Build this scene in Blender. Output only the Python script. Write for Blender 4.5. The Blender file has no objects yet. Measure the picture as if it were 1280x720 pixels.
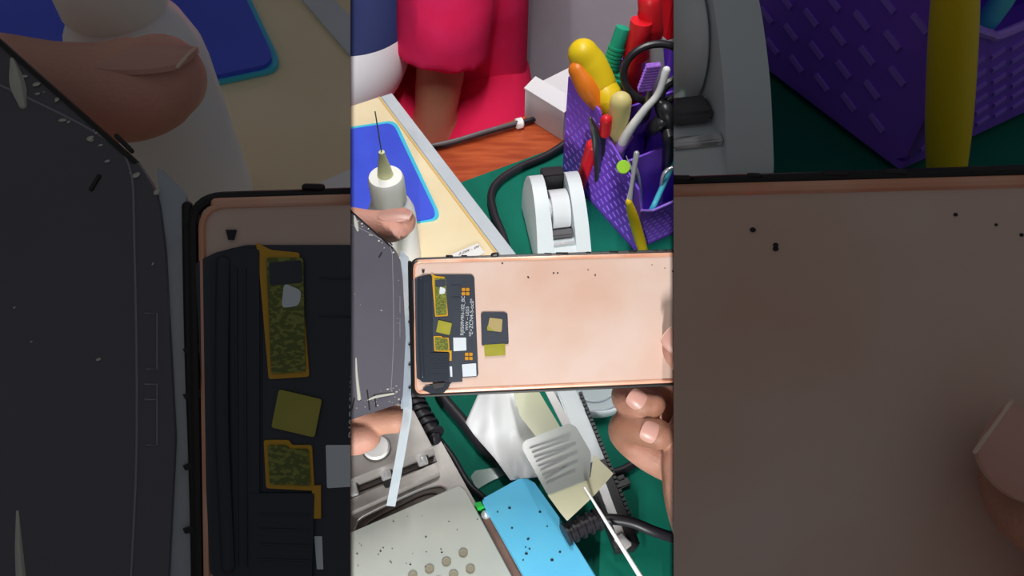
import bpy, bmesh, math, random
from mathutils import Vector, Matrix, noise
random.seed(7)
sc = bpy.context.scene
COL = sc.collection
PI = math.pi
# ------------------------------------------------------------------ camera
H = 0.5
PITCH = math.radians(50)
FOC = 1000.0
CAM = Vector((0, 0, H))
FW = Vector((0, math.cos(PITCH), -math.sin(PITCH)))
UP = Vector((0, math.sin(PITCH), math.cos(PITCH)))
RT = Vector((1, 0, 0))
cd = bpy.data.cameras.new('camera')
cam = bpy.data.objects.new('camera', cd)
COL.objects.link(cam)
cam.location = CAM
cam.rotation_euler = (math.radians(90) - PITCH, 0, 0)
cd.sensor_width = 36
cd.lens = 36 * FOC / 1280
cd.clip_start = 0.01
cd.clip_end = 50
sc.camera = cam
# ------------------------------------------------------------------ world, light, exposure
sc.view_settings.view_transform = 'Standard'
sc.view_settings.look = 'None'
sc.view_settings.gamma = 1
sc.view_settings.use_curve_mapping = False
sc.view_settings.exposure = 0.0
WORLD = 0.145
ADDED_LAMP = 13.5        # added unseen strip above the camera, lights only the centre bay
ADDED_LAMP2 = 5.4        # added shorter strip below it, fills the shadows
w = bpy.data.worlds.new('world')
sc.world = w
w.use_nodes = True
nt = w.node_tree
bg = nt.nodes['Background']
geo = nt.nodes.new('ShaderNodeTexCoord')
sep = nt.nodes.new('ShaderNodeSeparateXYZ')
rmp = nt.nodes.new('ShaderNodeValToRGB')
nt.links.new(geo.outputs['Generated'], sep.inputs[0])
nt.links.new(sep.outputs['Z'], rmp.inputs[0])
rmp.color_ramp.elements[0].color = (0.55, 0.58, 0.62, 1)
rmp.color_ramp.elements[1].color = (1, 1, 1, 1)
nt.links.new(rmp.outputs[0], bg.inputs['Color'])
bg.inputs['Strength'].default_value = WORLD
C0, C1 = 438.0, 842.0          # the lit bay between these columns
T0, T1 = 0.42, 1.55            # the added strip light runs along the line above the camera
T2, T3 = -0.55, -0.35
for ta, tb, en in ((T0, T1, ADDED_LAMP), (T2, T3, ADDED_LAMP2)):  # both lights are added, outside the view
    ld = bpy.data.lights.new('added_strip_light', 'AREA')
    ld.shape = 'RECTANGLE'
    ld.size = 0.0003
    ld.size_y = tb - ta
    ld.energy = en
    ld.color = (1.0, 0.985, 0.96)
    lo = bpy.data.objects.new('added_strip_light', ld)
    COL.objects.link(lo)
    lo.location = CAM + UP * (ta + tb) / 2
    lo.rotation_euler = cam.rotation_euler

# ------------------------------------------------------------------ pixel helpers
S = 1280.0 / 404.0
def mp(px, py):
    return ((px - 438) * S, (py - 360) * S + 360)
def ray(px, py):
    return FW + RT * ((px - 640) / FOC) + UP * ((360 - py) / FOC)
def on(px, py, z=0.0):
    d = ray(px, py)
    return CAM + d * ((z - H) / d.z)
def pt(px, py, depth):
    return CAM + ray(px, py) * depth
def cv(a, b, c):
    return (RT * a + UP * b - FW * c)
Z0 = 0.436
SHELF = 0.355
class Ctx:
    side = None        # None, 'L' or 'R'
K = Ctx()
def q(px, py, dz=0.0):
    """a point of the hand-held assembly: photo pixel and metres behind the phone plane"""
    if K.side:
        x, y = mp(px, py)
        return pt(x, y, Z0 / S + dz)
    return pt(px, py, Z0 + dz)
XF = [Matrix.Identity(4)]

# ------------------------------------------------------------------ materials
def lin(c):
    r = []
    for v in c:
        v = v / 255.0
        r.append(v / 12.92 if v <= 0.04045 else ((v + 0.055) / 1.055) ** 2.4)
    return (r[0], r[1], r[2], 1)
M = {}
def mat(name, c, rough=0.5, metal=0.0, c2=None, scale=40, bump=0.0, bscale=200, spec=0.5, trans=0.0, alpha=1.0,
        coat=0.0, sss=0.0, detail=4, ramp=(0.35, 0.65), stretch=None, ior=1.45):
    m = bpy.data.materials.new(name)
    m.use_nodes = True
    n = m.node_tree
    b = n.nodes['Principled BSDF']
    b.inputs['Base Color'].default_value = lin(c)
    b.inputs['Roughness'].default_value = rough
    b.inputs['Metallic'].default_value = metal
    b.inputs['Specular IOR Level'].default_value = spec
    b.inputs['Transmission Weight'].default_value = trans
    b.inputs['Alpha'].default_value = alpha
    b.inputs['Coat Weight'].default_value = coat
    b.inputs['IOR'].default_value = ior
    if sss:
        b.inputs['Subsurface Weight'].default_value = sss
        b.inputs['Subsurface Radius'].default_value = (0.004, 0.0015, 0.001)
        b.inputs['Subsurface Scale'].default_value = 1.0
    tc = n.nodes.new('ShaderNodeTexCoord')
    mpn = n.nodes.new('ShaderNodeMapping')
    n.links.new(tc.outputs['Object'], mpn.inputs['Vector'])
    if stretch:
        mpn.inputs['Scale'].default_value = stretch[:3]
        if len(stretch) > 3:
            mpn.inputs['Rotation'].default_value = (0, 0, stretch[3])
    if c2:
        t = n.nodes.new('ShaderNodeTexNoise')
        t.inputs['Scale'].default_value = scale
        t.inputs['Detail'].default_value = detail
        r = n.nodes.new('ShaderNodeValToRGB')
        r.color_ramp.elements[0].position = ramp[0]
        r.color_ramp.elements[1].position = ramp[1]
        r.color_ramp.elements[0].color = lin(c)
        r.color_ramp.elements[1].color = lin(c2)
        n.links.new(mpn.outputs[0], t.inputs['Vector'])
        n.links.new(t.outputs['Fac'], r.inputs[0])
        n.links.new(r.outputs[0], b.inputs['Base Color'])
    if bump:
        t2 = n.nodes.new('ShaderNodeTexNoise')
        t2.inputs['Scale'].default_value = bscale
        t2.inputs['Detail'].default_value = 3
        bp = n.nodes.new('ShaderNodeBump')
        bp.inputs['Strength'].default_value = bump
        bp.inputs['Distance'].default_value = 0.001
        n.links.new(mpn.outputs[0], t2.inputs['Vector'])
        n.links.new(t2.outputs['Fac'], bp.inputs['Height'])
        n.links.new(bp.outputs[0], b.inputs['Normal'])
    M[name] = m
    return m
mat('copper', (222, 198, 187), 0.62, 0.0, (214, 176, 158), 16, detail=5, spec=0.25)
mat('copper_edge', (226, 158, 128), 0.32, 0.1, (240, 190, 165), 60)
mat('black_rim', (24, 22, 24), 0.4)
mat('flex', (58, 64, 76), 0.5, c2=(50, 56, 68), scale=30)
mat('flex_dark', (44, 50, 60), 0.35)
mat('olive', (150, 148, 40), 0.35, c2=(166, 160, 62), scale=90, coat=0.4)
mat('olive_pcb', (92, 102, 42), 0.4, c2=(134, 138, 62), scale=900, detail=2, ramp=(0.5, 0.56), stretch=(1, 2.2, 1, 0.0))
mat('khaki', (176, 158, 108), 0.4)
mat('gold', (226, 158, 40), 0.35, 0.3)
mat('orange_film', (204, 154, 40), 0.4)
mat('label_white', (214, 222, 230), 0.5)
mat('ink', (30, 32, 40), 0.6)
mat('ink_white', (200, 208, 214), 0.6)
mat('screen', (98, 96, 106), 0.25, 0.0, (84, 82, 92), 7, spec=0.5)
mat('screen_line', (140, 138, 148), 0.4)
mat('clear_band', (178, 190, 206), 0.15, alpha=0.62, spec=0.7)
mat('residue', (196, 196, 186), 0.3)
mat('residue_dark', (40, 38, 38), 0.5)
mat('skin_pale', (206, 152, 126), 0.5, c2=(216, 158, 142), scale=30, bump=0.3, bscale=1300, sss=0.1)
mat('skin_brown', (156, 108, 86), 0.5, c2=(204, 150, 132), scale=24, bump=0.3, bscale=1300, sss=0.1, ramp=(0.4, 0.6))
mat('skin_arm', (186, 128, 100), 0.55, c2=(172, 116, 90), scale=14, bump=0.1, bscale=300)
mat('nail', (206, 156, 144), 0.35, spec=0.4, coat=0.1)
mat('nail_tip', (222, 196, 176), 0.4)
mat('crease', (120, 74, 60), 0.7)
mat('mat_green', (10, 108, 90), 0.75, c2=(14, 116, 96), scale=30, bump=0.1, bscale=900, spec=0.2)
mat('wood_red', (196, 92, 48), 0.4, c2=(166, 66, 30), scale=22, stretch=(1.2, 9, 1, math.radians(-29)), detail=6)
mat('cream', (246, 230, 192), 0.55, c2=(240, 222, 180), scale=18)
mat('cream_edge', (206, 214, 220), 0.5, c2=(192, 202, 210), scale=30)
mat('ply_edge', (226, 190, 120), 0.6)
mat('blue_mat', (66, 92, 232), 0.5, c2=(60, 84, 224), scale=25)
mat('cyan_edge', (70, 206, 236), 0.4)
mat('bottle', (252, 253, 255), 0.4, spec=0.4)
mat('bottle_cap', (255, 255, 250), 0.45, spec=0.3)
mat('nozzle', (238, 240, 186), 0.35)
mat('steel_pin', (120, 118, 120), 0.3, 0.9)
mat('steel', (176, 172, 168), 0.42, 0.35, c2=(160, 156, 153), scale=60, bump=0.1, bscale=500)
mat('steel_dark', (104, 98, 96), 0.4, 0.4)
mat('steel_bright', (228, 230, 232), 0.25, 0.6)
mat('recess', (120, 112, 104), 0.6, 0.2)
mat('marble', (200, 205, 196), 0.5, c2=(184, 192, 186), scale=16, detail=6, spec=0.3)
mat('hole', (150, 146, 128), 0.7)
mat('brown_strip', (132, 92, 76), 0.5, c2=(112, 76, 62), scale=60)
mat('grey_base', (128, 122, 118), 0.5)
mat('blue_box', (112, 214, 255), 0.6, c2=(100, 204, 252), scale=20, spec=0.2)
mat('green_clip', (40, 190, 70), 0.5)
mat('white_plastic', (226, 234, 238), 0.38, c2=(218, 227, 232), scale=20)
mat('grey_plastic', (92, 90, 94), 0.4)
mat('roll', (232, 236, 240), 0.2, coat=0.5)
mat('roll_core', (240, 242, 244), 0.4)
mat('purple', (144, 92, 238), 0.42, c2=(136, 84, 230), scale=20)
mat('purple_bump', (172, 130, 250), 0.35)
mat('yellow', (240, 206, 30), 0.4)
mat('orange', (240, 130, 30), 0.4)
mat('red', (226, 30, 44), 0.4)
mat('teal_boot', (24, 160, 128), 0.5)
mat('cyan', (80, 196, 220), 0.4)
mat('lime', (168, 226, 60), 0.4)
mat('cream_plastic', (226, 210, 140), 0.5)
mat('white', (240, 240, 240), 0.5)
mat('violet_bristle', (164, 112, 214), 0.7, c2=(140, 90, 196), scale=400)
mat('black_plastic', (34, 34, 38), 0.35)
mat('black_cable', (38, 36, 42), 0.42)
mat('box_white', (224, 222, 226), 0.6)
mat('tissue', (244, 248, 250), 0.4, bump=0.3, bscale=40)
mat('film_clear', (190, 214, 210), 0.1, alpha=0.32, spec=0.8)
mat('film_yellow', (206, 208, 168), 0.25, alpha=0.7, spec=0.6)
mat('film_grey', (168, 176, 172), 0.2, alpha=0.82, spec=0.7)
mat('film_grey_line', (146, 152, 154), 0.4)
mat('film_cream', (238, 238, 204), 0.2, alpha=0.85)
mat('dish', (232, 244, 248), 0.08, alpha=0.6, spec=1.0)
mat('shirt_red', (255, 52, 112), 0.9, c2=(252, 44, 100), scale=30, bump=0.2, bscale=400, spec=0.1)
mat('shorts_red', (255, 44, 96), 0.9, spec=0.1)
mat('hair', (20, 18, 18), 0.8)
mat('wall', (240, 230, 242), 0.8, c2=(222, 212, 226), scale=5, bump=0.1, bscale=60, spec=0.2)
mat('floor', (150, 146, 150), 0.7, c2=(138, 134, 140), scale=5)
mat('button_white', (244, 246, 246), 0.3, spec=0.7)
mat('added_strip_black', (18, 18, 20), 0.9)
mat('trouser', (60, 64, 84), 0.8)
# banded shirt: white with navy bands (pattern in object space)
m = mat('shirt_band', (235, 236, 242), 0.8)
n = m.node_tree
tc = n.nodes.new('ShaderNodeTexCoord'); sx = n.nodes.new('ShaderNodeSeparateXYZ'); rr = n.nodes.new('ShaderNodeValToRGB')
mr = n.nodes.new('ShaderNodeMapRange')
mr.inputs['From Min'].default_value = 0.0; mr.inputs['From Max'].default_value = 0.6
n.links.new(tc.outputs['Object'], sx.inputs[0]); n.links.new(sx.outputs['Z'], mr.inputs['Value']); n.links.new(mr.outputs[0], rr.inputs[0])
rr.color_ramp.interpolation = 'CONSTANT'
BAND = rr.color_ramp
n.links.new(rr.outputs[0], n.nodes['Principled BSDF'].inputs['Base Color'])

# ------------------------------------------------------------------ object helpers
LOC = {}
SIDE_MESHES = []
def empty(name, loc, label=None, cat=None, group=None):
    o = bpy.data.objects.new(name, None)
    COL.objects.link(o)
    l = XF[0] @ Vector(loc)
    o.location = l
    o.empty_display_size = 0.01
    LOC[o.name] = l
    tag(o, label, cat, group)
    return o
def tag(o, label=None, cat=None, group=None, kind=None):
    if label: o['label'] = label
    if cat: o['category'] = cat
    if group: o['group'] = group
    if kind: o['kind'] = kind
    return o
def obj(name, bm, m, parent=None, smooth=True, angle=35, label=None, local_xf=True):
    if local_xf:
        bmesh.ops.transform(bm, matrix=XF[0], verts=bm.verts)
    if parent is not None:
        off = LOC[parent.name]
    else:
        xs = [v.co for v in bm.verts]
        zmin = min(v.z for v in xs)
        off = Vector((sum(v.x for v in xs) / len(xs), sum(v.y for v in xs) / len(xs), zmin))
    bmesh.ops.translate(bm, verts=bm.verts, vec=-off)
    bmesh.ops.recalc_face_normals(bm, faces=bm.faces)
    me = bpy.data.meshes.new(name)
    for f in bm.faces: f.smooth = smooth
    bm.to_mesh(me); bm.free()
    if smooth:
        try: me.set_sharp_from_angle(angle=math.radians(angle))
        except Exception: pass
    o = bpy.data.objects.new(name, me)
    COL.objects.link(o)
    if parent is not None:
        o.parent = parent
        # a parent that is itself a mesh part keeps its world offset in LOC
        LOC[o.name] = off.copy()
    else:
        o.location = off
        LOC[o.name] = off.copy()
    me.materials.append(M[m] if isinstance(m, str) else m)
    if label: o['label'] = label
    if K.side: SIDE_MESHES.append((o, K.side))
    return o
def B(): return bmesh.new()
def prism(bm, top, vec, bevel=0.0):
    """closed solid: polygon 'top' (3D points) extruded by vec"""
    n = len(top)
    a = [bm.verts.new(p) for p in top]
    b = [bm.verts.new(Vector(p) + vec) for p in top]
    bm.faces.new(a); bm.faces.new(list(reversed(b)))
    for i in range(n):
        j = (i + 1) % n
        bm.faces.new([a[j], a[i], b[i], b[j]])
    if bevel:
        es = [e for e in bm.edges if e.verts[0] in a and e.verts[1] in a]
        bmesh.ops.bevel(bm, geom=es, offset=bevel, segments=2, affect='EDGES')
    return a
def rounded(pts, r, seg=5):
    """round 2D polygon corners; r one number or a list"""
    out = []
    n = len(pts)
    for i in range(n):
        rr_ = r[i] if isinstance(r, (list, tuple)) else r
        p = Vector(pts[i]); a = Vector(pts[i - 1]); b = Vector(pts[(i + 1) % n])
        if rr_ <= 0:
            out.append(tuple(p)); continue
        da = (a - p); db = (b - p)
        ra = min(rr_, da.length * .48); rb = min(rr_, db.length * .48)
        s = p + da.normalized() * ra; e = p + db.normalized() * rb
        for k in range(seg + 1):
            t = k / seg
            out.append(tuple((1 - t) ** 2 * s + 2 * t * (1 - t) * p + t * t * e))
    return out
def slab(bm, pix, z, th, r=0, bevel=0.0):
    """horizontal solid from photo pixels of its top face"""
    pp = rounded(pix, r) if r else pix
    prism(bm, [on(x, y, z) for x, y in pp], Vector((0, 0, -th)), bevel)
def box(bm, c, s, rot=None, bevel=0.0):
    r = bmesh.ops.create_cube(bm, size=1)
    vs = r['verts']
    mtx = Matrix.Translation(Vector(c)) @ (rot.to_4x4() if rot else Matrix.Identity(4)) @ Matrix.Diagonal((*s, 1))
    bmesh.ops.transform(bm, matrix=mtx, verts=vs)
    if bevel:
        es = list({e for v in vs for e in v.link_edges})
        bmesh.ops.bevel(bm, geom=es, offset=bevel, segments=2, affect='EDGES')
def frame(z, xh=None):
    z = z.normalized()
    x = xh if xh is not None else (Vector((0, 0, 1)) if abs(z.z) < 0.9 else Vector((1, 0, 0)))
    y = z.cross(x).normalized(); x = y.cross(z).normalized()
    return x, y, z
def spline(pts, n=8):
    P = [Vector(p) for p in pts]
    if len(P) < 3: 
        return [P[0].lerp(P[-1], i / n) for i in range(n + 1)]
    out = []
    for i in range(len(P) - 1):
        p0 = P[i - 1] if i else P[0] * 2 - P[1]
        p1, p2 = P[i], P[i + 1]
        p3 = P[i + 2] if i + 2 < len(P) else P[-1] * 2 - P[-2]
        for k in range(n):
            t = k / n
            out.append(0.5 * ((2 * p1) + (p2 - p0) * t + (2 * p0 - 5 * p1 + 4 * p2 - p3) * t * t + (3 * p1 - p0 - 3 * p2 + p3) * t ** 3))
    out.append(P[-1])
    return out
def tube(bm, pts, rad, seg=12, smooth_n=8, cap='flat', sx=1.0, xh=None):
    """rad: number or list matching pts; cap 'flat' or 'round'"""
    if not isinstance(rad, (list, tuple)): rad = [rad] * len(pts)
    Q = spline([tuple(p) + (r,) for p, r in zip([Vector(p) for p in pts], rad)], smooth_n)
    P = [Vector(v[:3]) for v in Q]; R = [v[3] for v in Q]
    if cap == 'round':
        d = (P[0] - P[1]).normalized(); d2 = (P[-1] - P[-2]).normalized()
        pre = []; post = []
        for k in range(1, 6):
            a = k / 5 * PI / 2 * 0.97
            pre.append((P[0] + d * R[0] * math.sin(a), R[0] * math.cos(a)))
            post.append((P[-1] + d2 * R[-1] * math.sin(a), R[-1] * math.cos(a)))
        P = [a for a, b in reversed(pre)] + P + [a for a, b in post]
        R = [b for a, b in reversed(pre)] + R + [b for a, b in post]
    rings = []
    xprev = None
    for i, p in enumerate(P):
        t = (P[min(i + 1, len(P) - 1)] - P[max(i - 1, 0)])
        if t.length < 1e-9: t = Vector((0, 0, 1))
        if xprev is None:
            x, y, z = frame(t, xh)
        else:
            z = t.normalized(); x = (xprev - z * xprev.dot(z)).normalized(); y = z.cross(x)
        xprev = x
        rings.append([bm.verts.new(p + (x * math.cos(a) * sx + y * math.sin(a)) * R[i]) for a in [2 * PI * k / seg for k in range(seg)]])
    for a, b in zip(rings, rings[1:]):
        for k in range(seg):
            bm.faces.new([a[k], a[(k + 1) % seg], b[(k + 1) % seg], b[k]])
    bm.faces.new(list(reversed(rings[0]))); bm.faces.new(rings[-1])
def lathe(bm, prof, o=(0, 0, 0), axis=Vector((0, 0, 1)), seg=32, closed=False):
    x, y, z = frame(Vector(axis))
    o = Vector(o)
    rings = []
    for r, h in prof:
        if r < 1e-7:
            rings.append([bm.verts.new(o + z * h)])
        else:
            rings.append([bm.verts.new(o + z * h + (x * math.cos(2 * PI * k / seg) + y * math.sin(2 * PI * k / seg)) * r) for k in range(seg)])
    prs = list(zip(rings, rings[1:]))
    if closed: prs.append((rings[-1], rings[0]))
    for a, b in prs:
        for k in range(seg):
            l = (k + 1) % seg
            if len(a) == 1 and len(b) == 1: continue
            if len(a) == 1: bm.faces.new([a[0], b[l], b[k]])
            elif len(b) == 1: bm.faces.new([a[k], a[l], b[0]])
            else: bm.faces.new([a[k], a[l], b[l], b[k]])
    if not closed:
        if len(rings[0]) > 1: bm.faces.new(list(reversed(rings[0])))
        if len(rings[-1]) > 1: bm.faces.new(rings[-1])
def ball(bm, c, r, sc_=(1, 1, 1), rot=None, seg=20):
    res = bmesh.ops.create_uvsphere(bm, u_segments=seg, v_segments=seg // 2, radius=1)
    mtx = Matrix.Translation(Vector(c)) @ (rot.to_4x4() if rot else Matrix.Identity(4)) @ Matrix.Diagonal((r * sc_[0], r * sc_[1], r * sc_[2], 1))
    bmesh.ops.transform(bm, matrix=mtx, verts=res['verts'])
def remesh(o, vox, it=6, fac=0.5):
    a = o.modifiers.new('remesh', 'REMESH'); a.mode = 'VOXEL'; a.voxel_size = vox; a.use_smooth_shade = True
    b = o.modifiers.new('smooth', 'SMOOTH'); b.iterations = it; b.factor = fac
def sheet(bm, grid, th):
    """grid[i][j] of 3D points -> thin closed sheet"""
    ni, nj = len(grid), len(grid[0])
    up = Vector((0, 0, -th))
    A = [[bm.verts.new(p) for p in row] for row in grid]
    Bv = [[bm.verts.new(Vector(p) + up) for p in row] for row in grid]
    for i in range(ni - 1):
        for j in range(nj - 1):
            bm.faces.new([A[i][j], A[i + 1][j], A[i + 1][j + 1], A[i][j + 1]])
            bm.faces.new([Bv[i][j], Bv[i][j + 1], Bv[i + 1][j + 1], Bv[i + 1][j]])
    ring = [(i, 0) for i in range(ni)] + [(ni - 1, j) for j in range(1, nj)] + [(i, nj - 1) for i in range(ni - 2, -1, -1)] + [(0, j) for j in range(nj - 2, 0, -1)]
    for (a, b), (c, d) in zip(ring, ring[1:] + ring[:1]):
        bm.faces.new([A[a][b], Bv[a][b], Bv[c][d], A[c][d]])
def struct(name, bm, m):
    o = obj(name, bm, m, smooth=False); o['kind'] = 'structure'; return o

# ------------------------------------------------------------------ room and bench
bm = B(); box(bm, (0, 0.3, -0.76), (5, 4, 0.04)); struct('floor', bm, 'floor')
bm = B(); box(bm, (0, 1.42, 0.2), (5, 0.06, 1.88)); struct('wall_back', bm, 'wall')
E2 = Vector((0.877, 0.480, 0)).normalized()      # along the far edge of the bench
E1 = Vector((0.480, -0.877, 0)).normalized()     # towards the camera
TB = on(535, 187)                                # a point of the far edge
t = empty('workbench', TB + E1 * 0.4 - Vector((0, 0, 0.74)), 'reddish brown wooden workbench top partly covered by a green mat', 'workbench')
bm = B()
def rect(o, u0, u1, v0, v1, z):
    return [Vector((o.x, o.y, z)) + E2 * u + E1 * v for u, v in ((u0, v0), (u1, v0), (u1, v1), (u0, v1))]
prism(bm, rect(TB, -0.75, 0.75, 0, 0.95, 0), Vector((0, 0, -0.025)))
obj('tabletop', bm, 'wood_red', t, smooth=False)
for u in (-0.7, 0.7):
    for v in (0.05, 0.9):
        bm = B(); p = TB + E2 * u + E1 * v
        box(bm, (p.x, p.y, -0.3825), (0.05, 0.05, 0.715), bevel=0.002)
        obj('leg', bm, 'wood_red', t)
GM = on(620, 214)
bm = B(); prism(bm, rect(GM, -0.5, 0.62, 0, 0.78, 0.0025), Vector((0, 0, -0.0024)), 0.0005)
o = obj('cutting_mat', bm, 'mat_green'); tag(o, 'green rubber work mat lying flat on the wooden bench', 'mat')

# the cream board left of the mat, with its pale edge strip
BZ = 0.012
a0, a1 = on(500, 129, BZ), on(646, 318, BZ)      # outer edge of strip
b0, b1 = on(478, 129, BZ), on(628, 328, BZ)
dr = (a1 - a0).normalized()
t = empty('side_board', (a0 + a1) / 2 - Vector((0.05, 0, BZ)), 'cream coloured board with a pale grey edge strip beside the green mat', 'board')
nrm = Vector((dr.y, -dr.x, 0))
if nrm.x > 0: nrm = -nrm
wd = (b0 - a0).dot(nrm)
far = a0 - dr * 0.02
bm = B()
prism(bm, [far + nrm * wd, a1 + dr * 0.012 + nrm * wd, a1 + dr * 0.012 + nrm * 0.6, far + nrm * 0.6], Vector((0, 0, -0.009)), 0.0006)
obj('board_top', bm, 'cream', t, smooth=False)
bm = B()
prism(bm, [far, a1 + dr * 0.012, a1 + dr * 0.012 + nrm * (wd - .0022), far + nrm * (wd - .0022)], Vector((0, 0, -0.009)), 0.001)
obj('edge_strip', bm, 'cream_edge', t, smooth=False, label='pale grey edge strip')
bm = B()
prism(bm, [far + nrm * (wd - .0022), a1 + dr * 0.012 + nrm * (wd - .0022), a1 + dr * 0.012 + nrm * wd, far + nrm * wd], Vector((0, 0, -0.009)))
obj('seam', bm, 'ply_edge', t, smooth=False)
# blue silicone mat on the board
def blue_mat(pix, z, label, onf=on, th=0.003):
    t = empty('silicone_mat', onf(*pix[2], z - th), label, 'mat')
    pp = rounded(pix, [0, 10, 12 if not K.side else 7, 0], 6)
    bm = B(); prism(bm, [onf(x, y, z) for x, y in pp], Vector((0, 0, -th * .5)))
    obj('mat_top', bm, 'blue_mat', t)
    bm = B()
    c = sum((onf(x, y, z) for x, y in pix), Vector()) / len(pix)
    prism(bm, [c + (onf(x, y, z - th * .5) - c) * 1.0 + (onf(x, y, z) - c).normalized() * (0.0040 if not K.side else 0.0036) for x, y in pp], Vector((0, 0, -th * .5)))
    obj('mat_edge', bm, 'cyan_edge', t, label='cyan lower layer of the mat')
blue_mat([(300, 182), (491, 153), (547, 271), (300, 312)], BZ + 0.003, 'royal blue silicone mat with cyan edge behind the white glue bottle')
# slip of printed paper
bm = B(); slab(bm, [(558, 321), (597, 304), (606, 316), (575, 330)], BZ + 0.0012, 0.0004)
t = obj('paper_slip', bm, 'white'); tag(t, 'small white printed paper slip on the cream board above the phone panel', 'paper')
def text(parent, s, p, xdir, ydir, size, m, name='printed_text', off=0.0003):
    cu = bpy.data.curves.new(name, 'FONT'); cu.body = s; cu.size = size; cu.align_x = 'CENTER'; cu.align_y = 'CENTER'
    o = bpy.data.objects.new(name, cu); COL.objects.link(o)
    dg = bpy.context.evaluated_depsgraph_get()
    me = bpy.data.meshes.new_from_object(o.evaluated_get(dg))
    bpy.data.objects.remove(o)
    x = xdir.normalized(); y = ydir.normalized(); z = x.cross(y)
    mtx = Matrix((x, y, z)).transposed().to_4x4(); mtx.translation = p + z * off
    bm = B(); bm.from_mesh(me); bmesh.ops.transform(bm, matrix=mtx, verts=bm.verts)
    return obj(name, bm, m, parent, smooth=False)
text(t, '2.2SK - 04', on(586, 313, BZ + .0014), on(600, 309, BZ) - on(575, 319, BZ), Vector((.3, .9, 0)), 0.0045, 'ink')

# ------------------------------------------------------------------ glue bottle
def bottle(label):
    p = on(477, 190, BZ + .1145); p = Vector((p.x, p.y, BZ))
    t = empty('glue_bottle', p, label, 'bottle')
    r = 0.0185
    bm = B(); lathe(bm, [(r * .9, 0), (r, .002), (r, .05), (r * .97, .056), (r * .82, .064), (r * .68, .068), (r * .68, .070)], p, seg=40)
    obj('bottle_body', bm, 'bottle', t)
    bm = B(); lathe(bm, [(r * .70, .069), (r * .72, .070), (r * .72, .088), (r * .66, .0915), (r * .36, .093)], p, seg=40)
    obj('cap', bm, 'bottle_cap', t)
    bm = B(); lathe(bm, [(.0062, .0925), (.0058, .094), (.0024, .112), (.0022, .1145)], p, seg=24)
    obj('nozzle', bm, 'nozzle', t)
    bm = B(); lathe(bm, [(.0005, .114), (.00045, .150)], p, seg=8)
    obj('needle', bm, 'steel_pin', t)
bottle('white plastic glue bottle with needle nozzle standing on the cream board')

# ------------------------------------------------------------------ desk clutter, upper half
def cable(pts, r, label, name='cable', m='black_cable', z=0.004):
    bm = B(); tube(bm, [on(x, y, h) for x, y, h in pts], r, 12, 8, 'round')
    return tag(obj(name, bm, m), label, 'cable')
cable([(530, 186, .004), (560, 180, .004), (600, 168, .0045), (650, 154, .0048), (690, 142, .005), (720, 134, .005)], 0.0024, 'thin black twin cable along the far edge of the wooden bench')
bm = B(); tube(bm, [on(531, 184, .008), on(570, 175, .008), on(610, 163, .009), (on(646, 153, .009))], 0.0018, 10, 8, 'round')
tag(obj('cable', bm, 'grey_plastic'), 'thin grey wire twisted over the black cable at the bench edge', 'cable')
bm = B(); p = on(649, 154, .005); d = (on(660, 151) - on(640, 156)).normalized()
lathe(bm, [(.0036, -.004), (.0052, -.003), (.0052, .003), (.0036, .004)], p, d, 20)
box(bm, p + Vector((0, -.004, .004)), (.004, .006, .003), bevel=.0006)
tag(obj('cable_clip', bm, 'white'), 'small white clip around the cables at the bench edge', 'clip')
cable([(742, 152, .02), (716, 172, .012), (703, 182, .009), (680, 196, .007), (650, 209, .007), (624, 226, .007), (614, 244, .007), (618, 268, .007), (627, 290, .007), (634, 312, .007), (640, 335, .007)], 0.0036, 'thick black cable curving over the green mat left of the tape dispenser')
# small white carton
t = empty('carton', on(700, 178, 0), 'small white cardboard box behind the purple organizer', 'box')
bm = B(); c = on(703, 176, 0)
prism(bm, [c + Vector((-.0, -.0, .034)), c + Vector((-.036, .036, .034)), c + Vector((.012, .075, .034)), c + Vector((.05, .03, .034))], Vector((0, 0, -.0335)), .0008)
obj('carton_body', bm, 'box_white', t)
bm = B()
prism(bm, [c + Vector((-.037, .036, .0352)), c + Vector((.0, -.002, .0352)), c + Vector((.012, .010, .040)), c + Vector((-.026, .048, .040))], Vector((0, 0, -.0012)))
obj('flap', bm, 'box_white', t)

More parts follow.
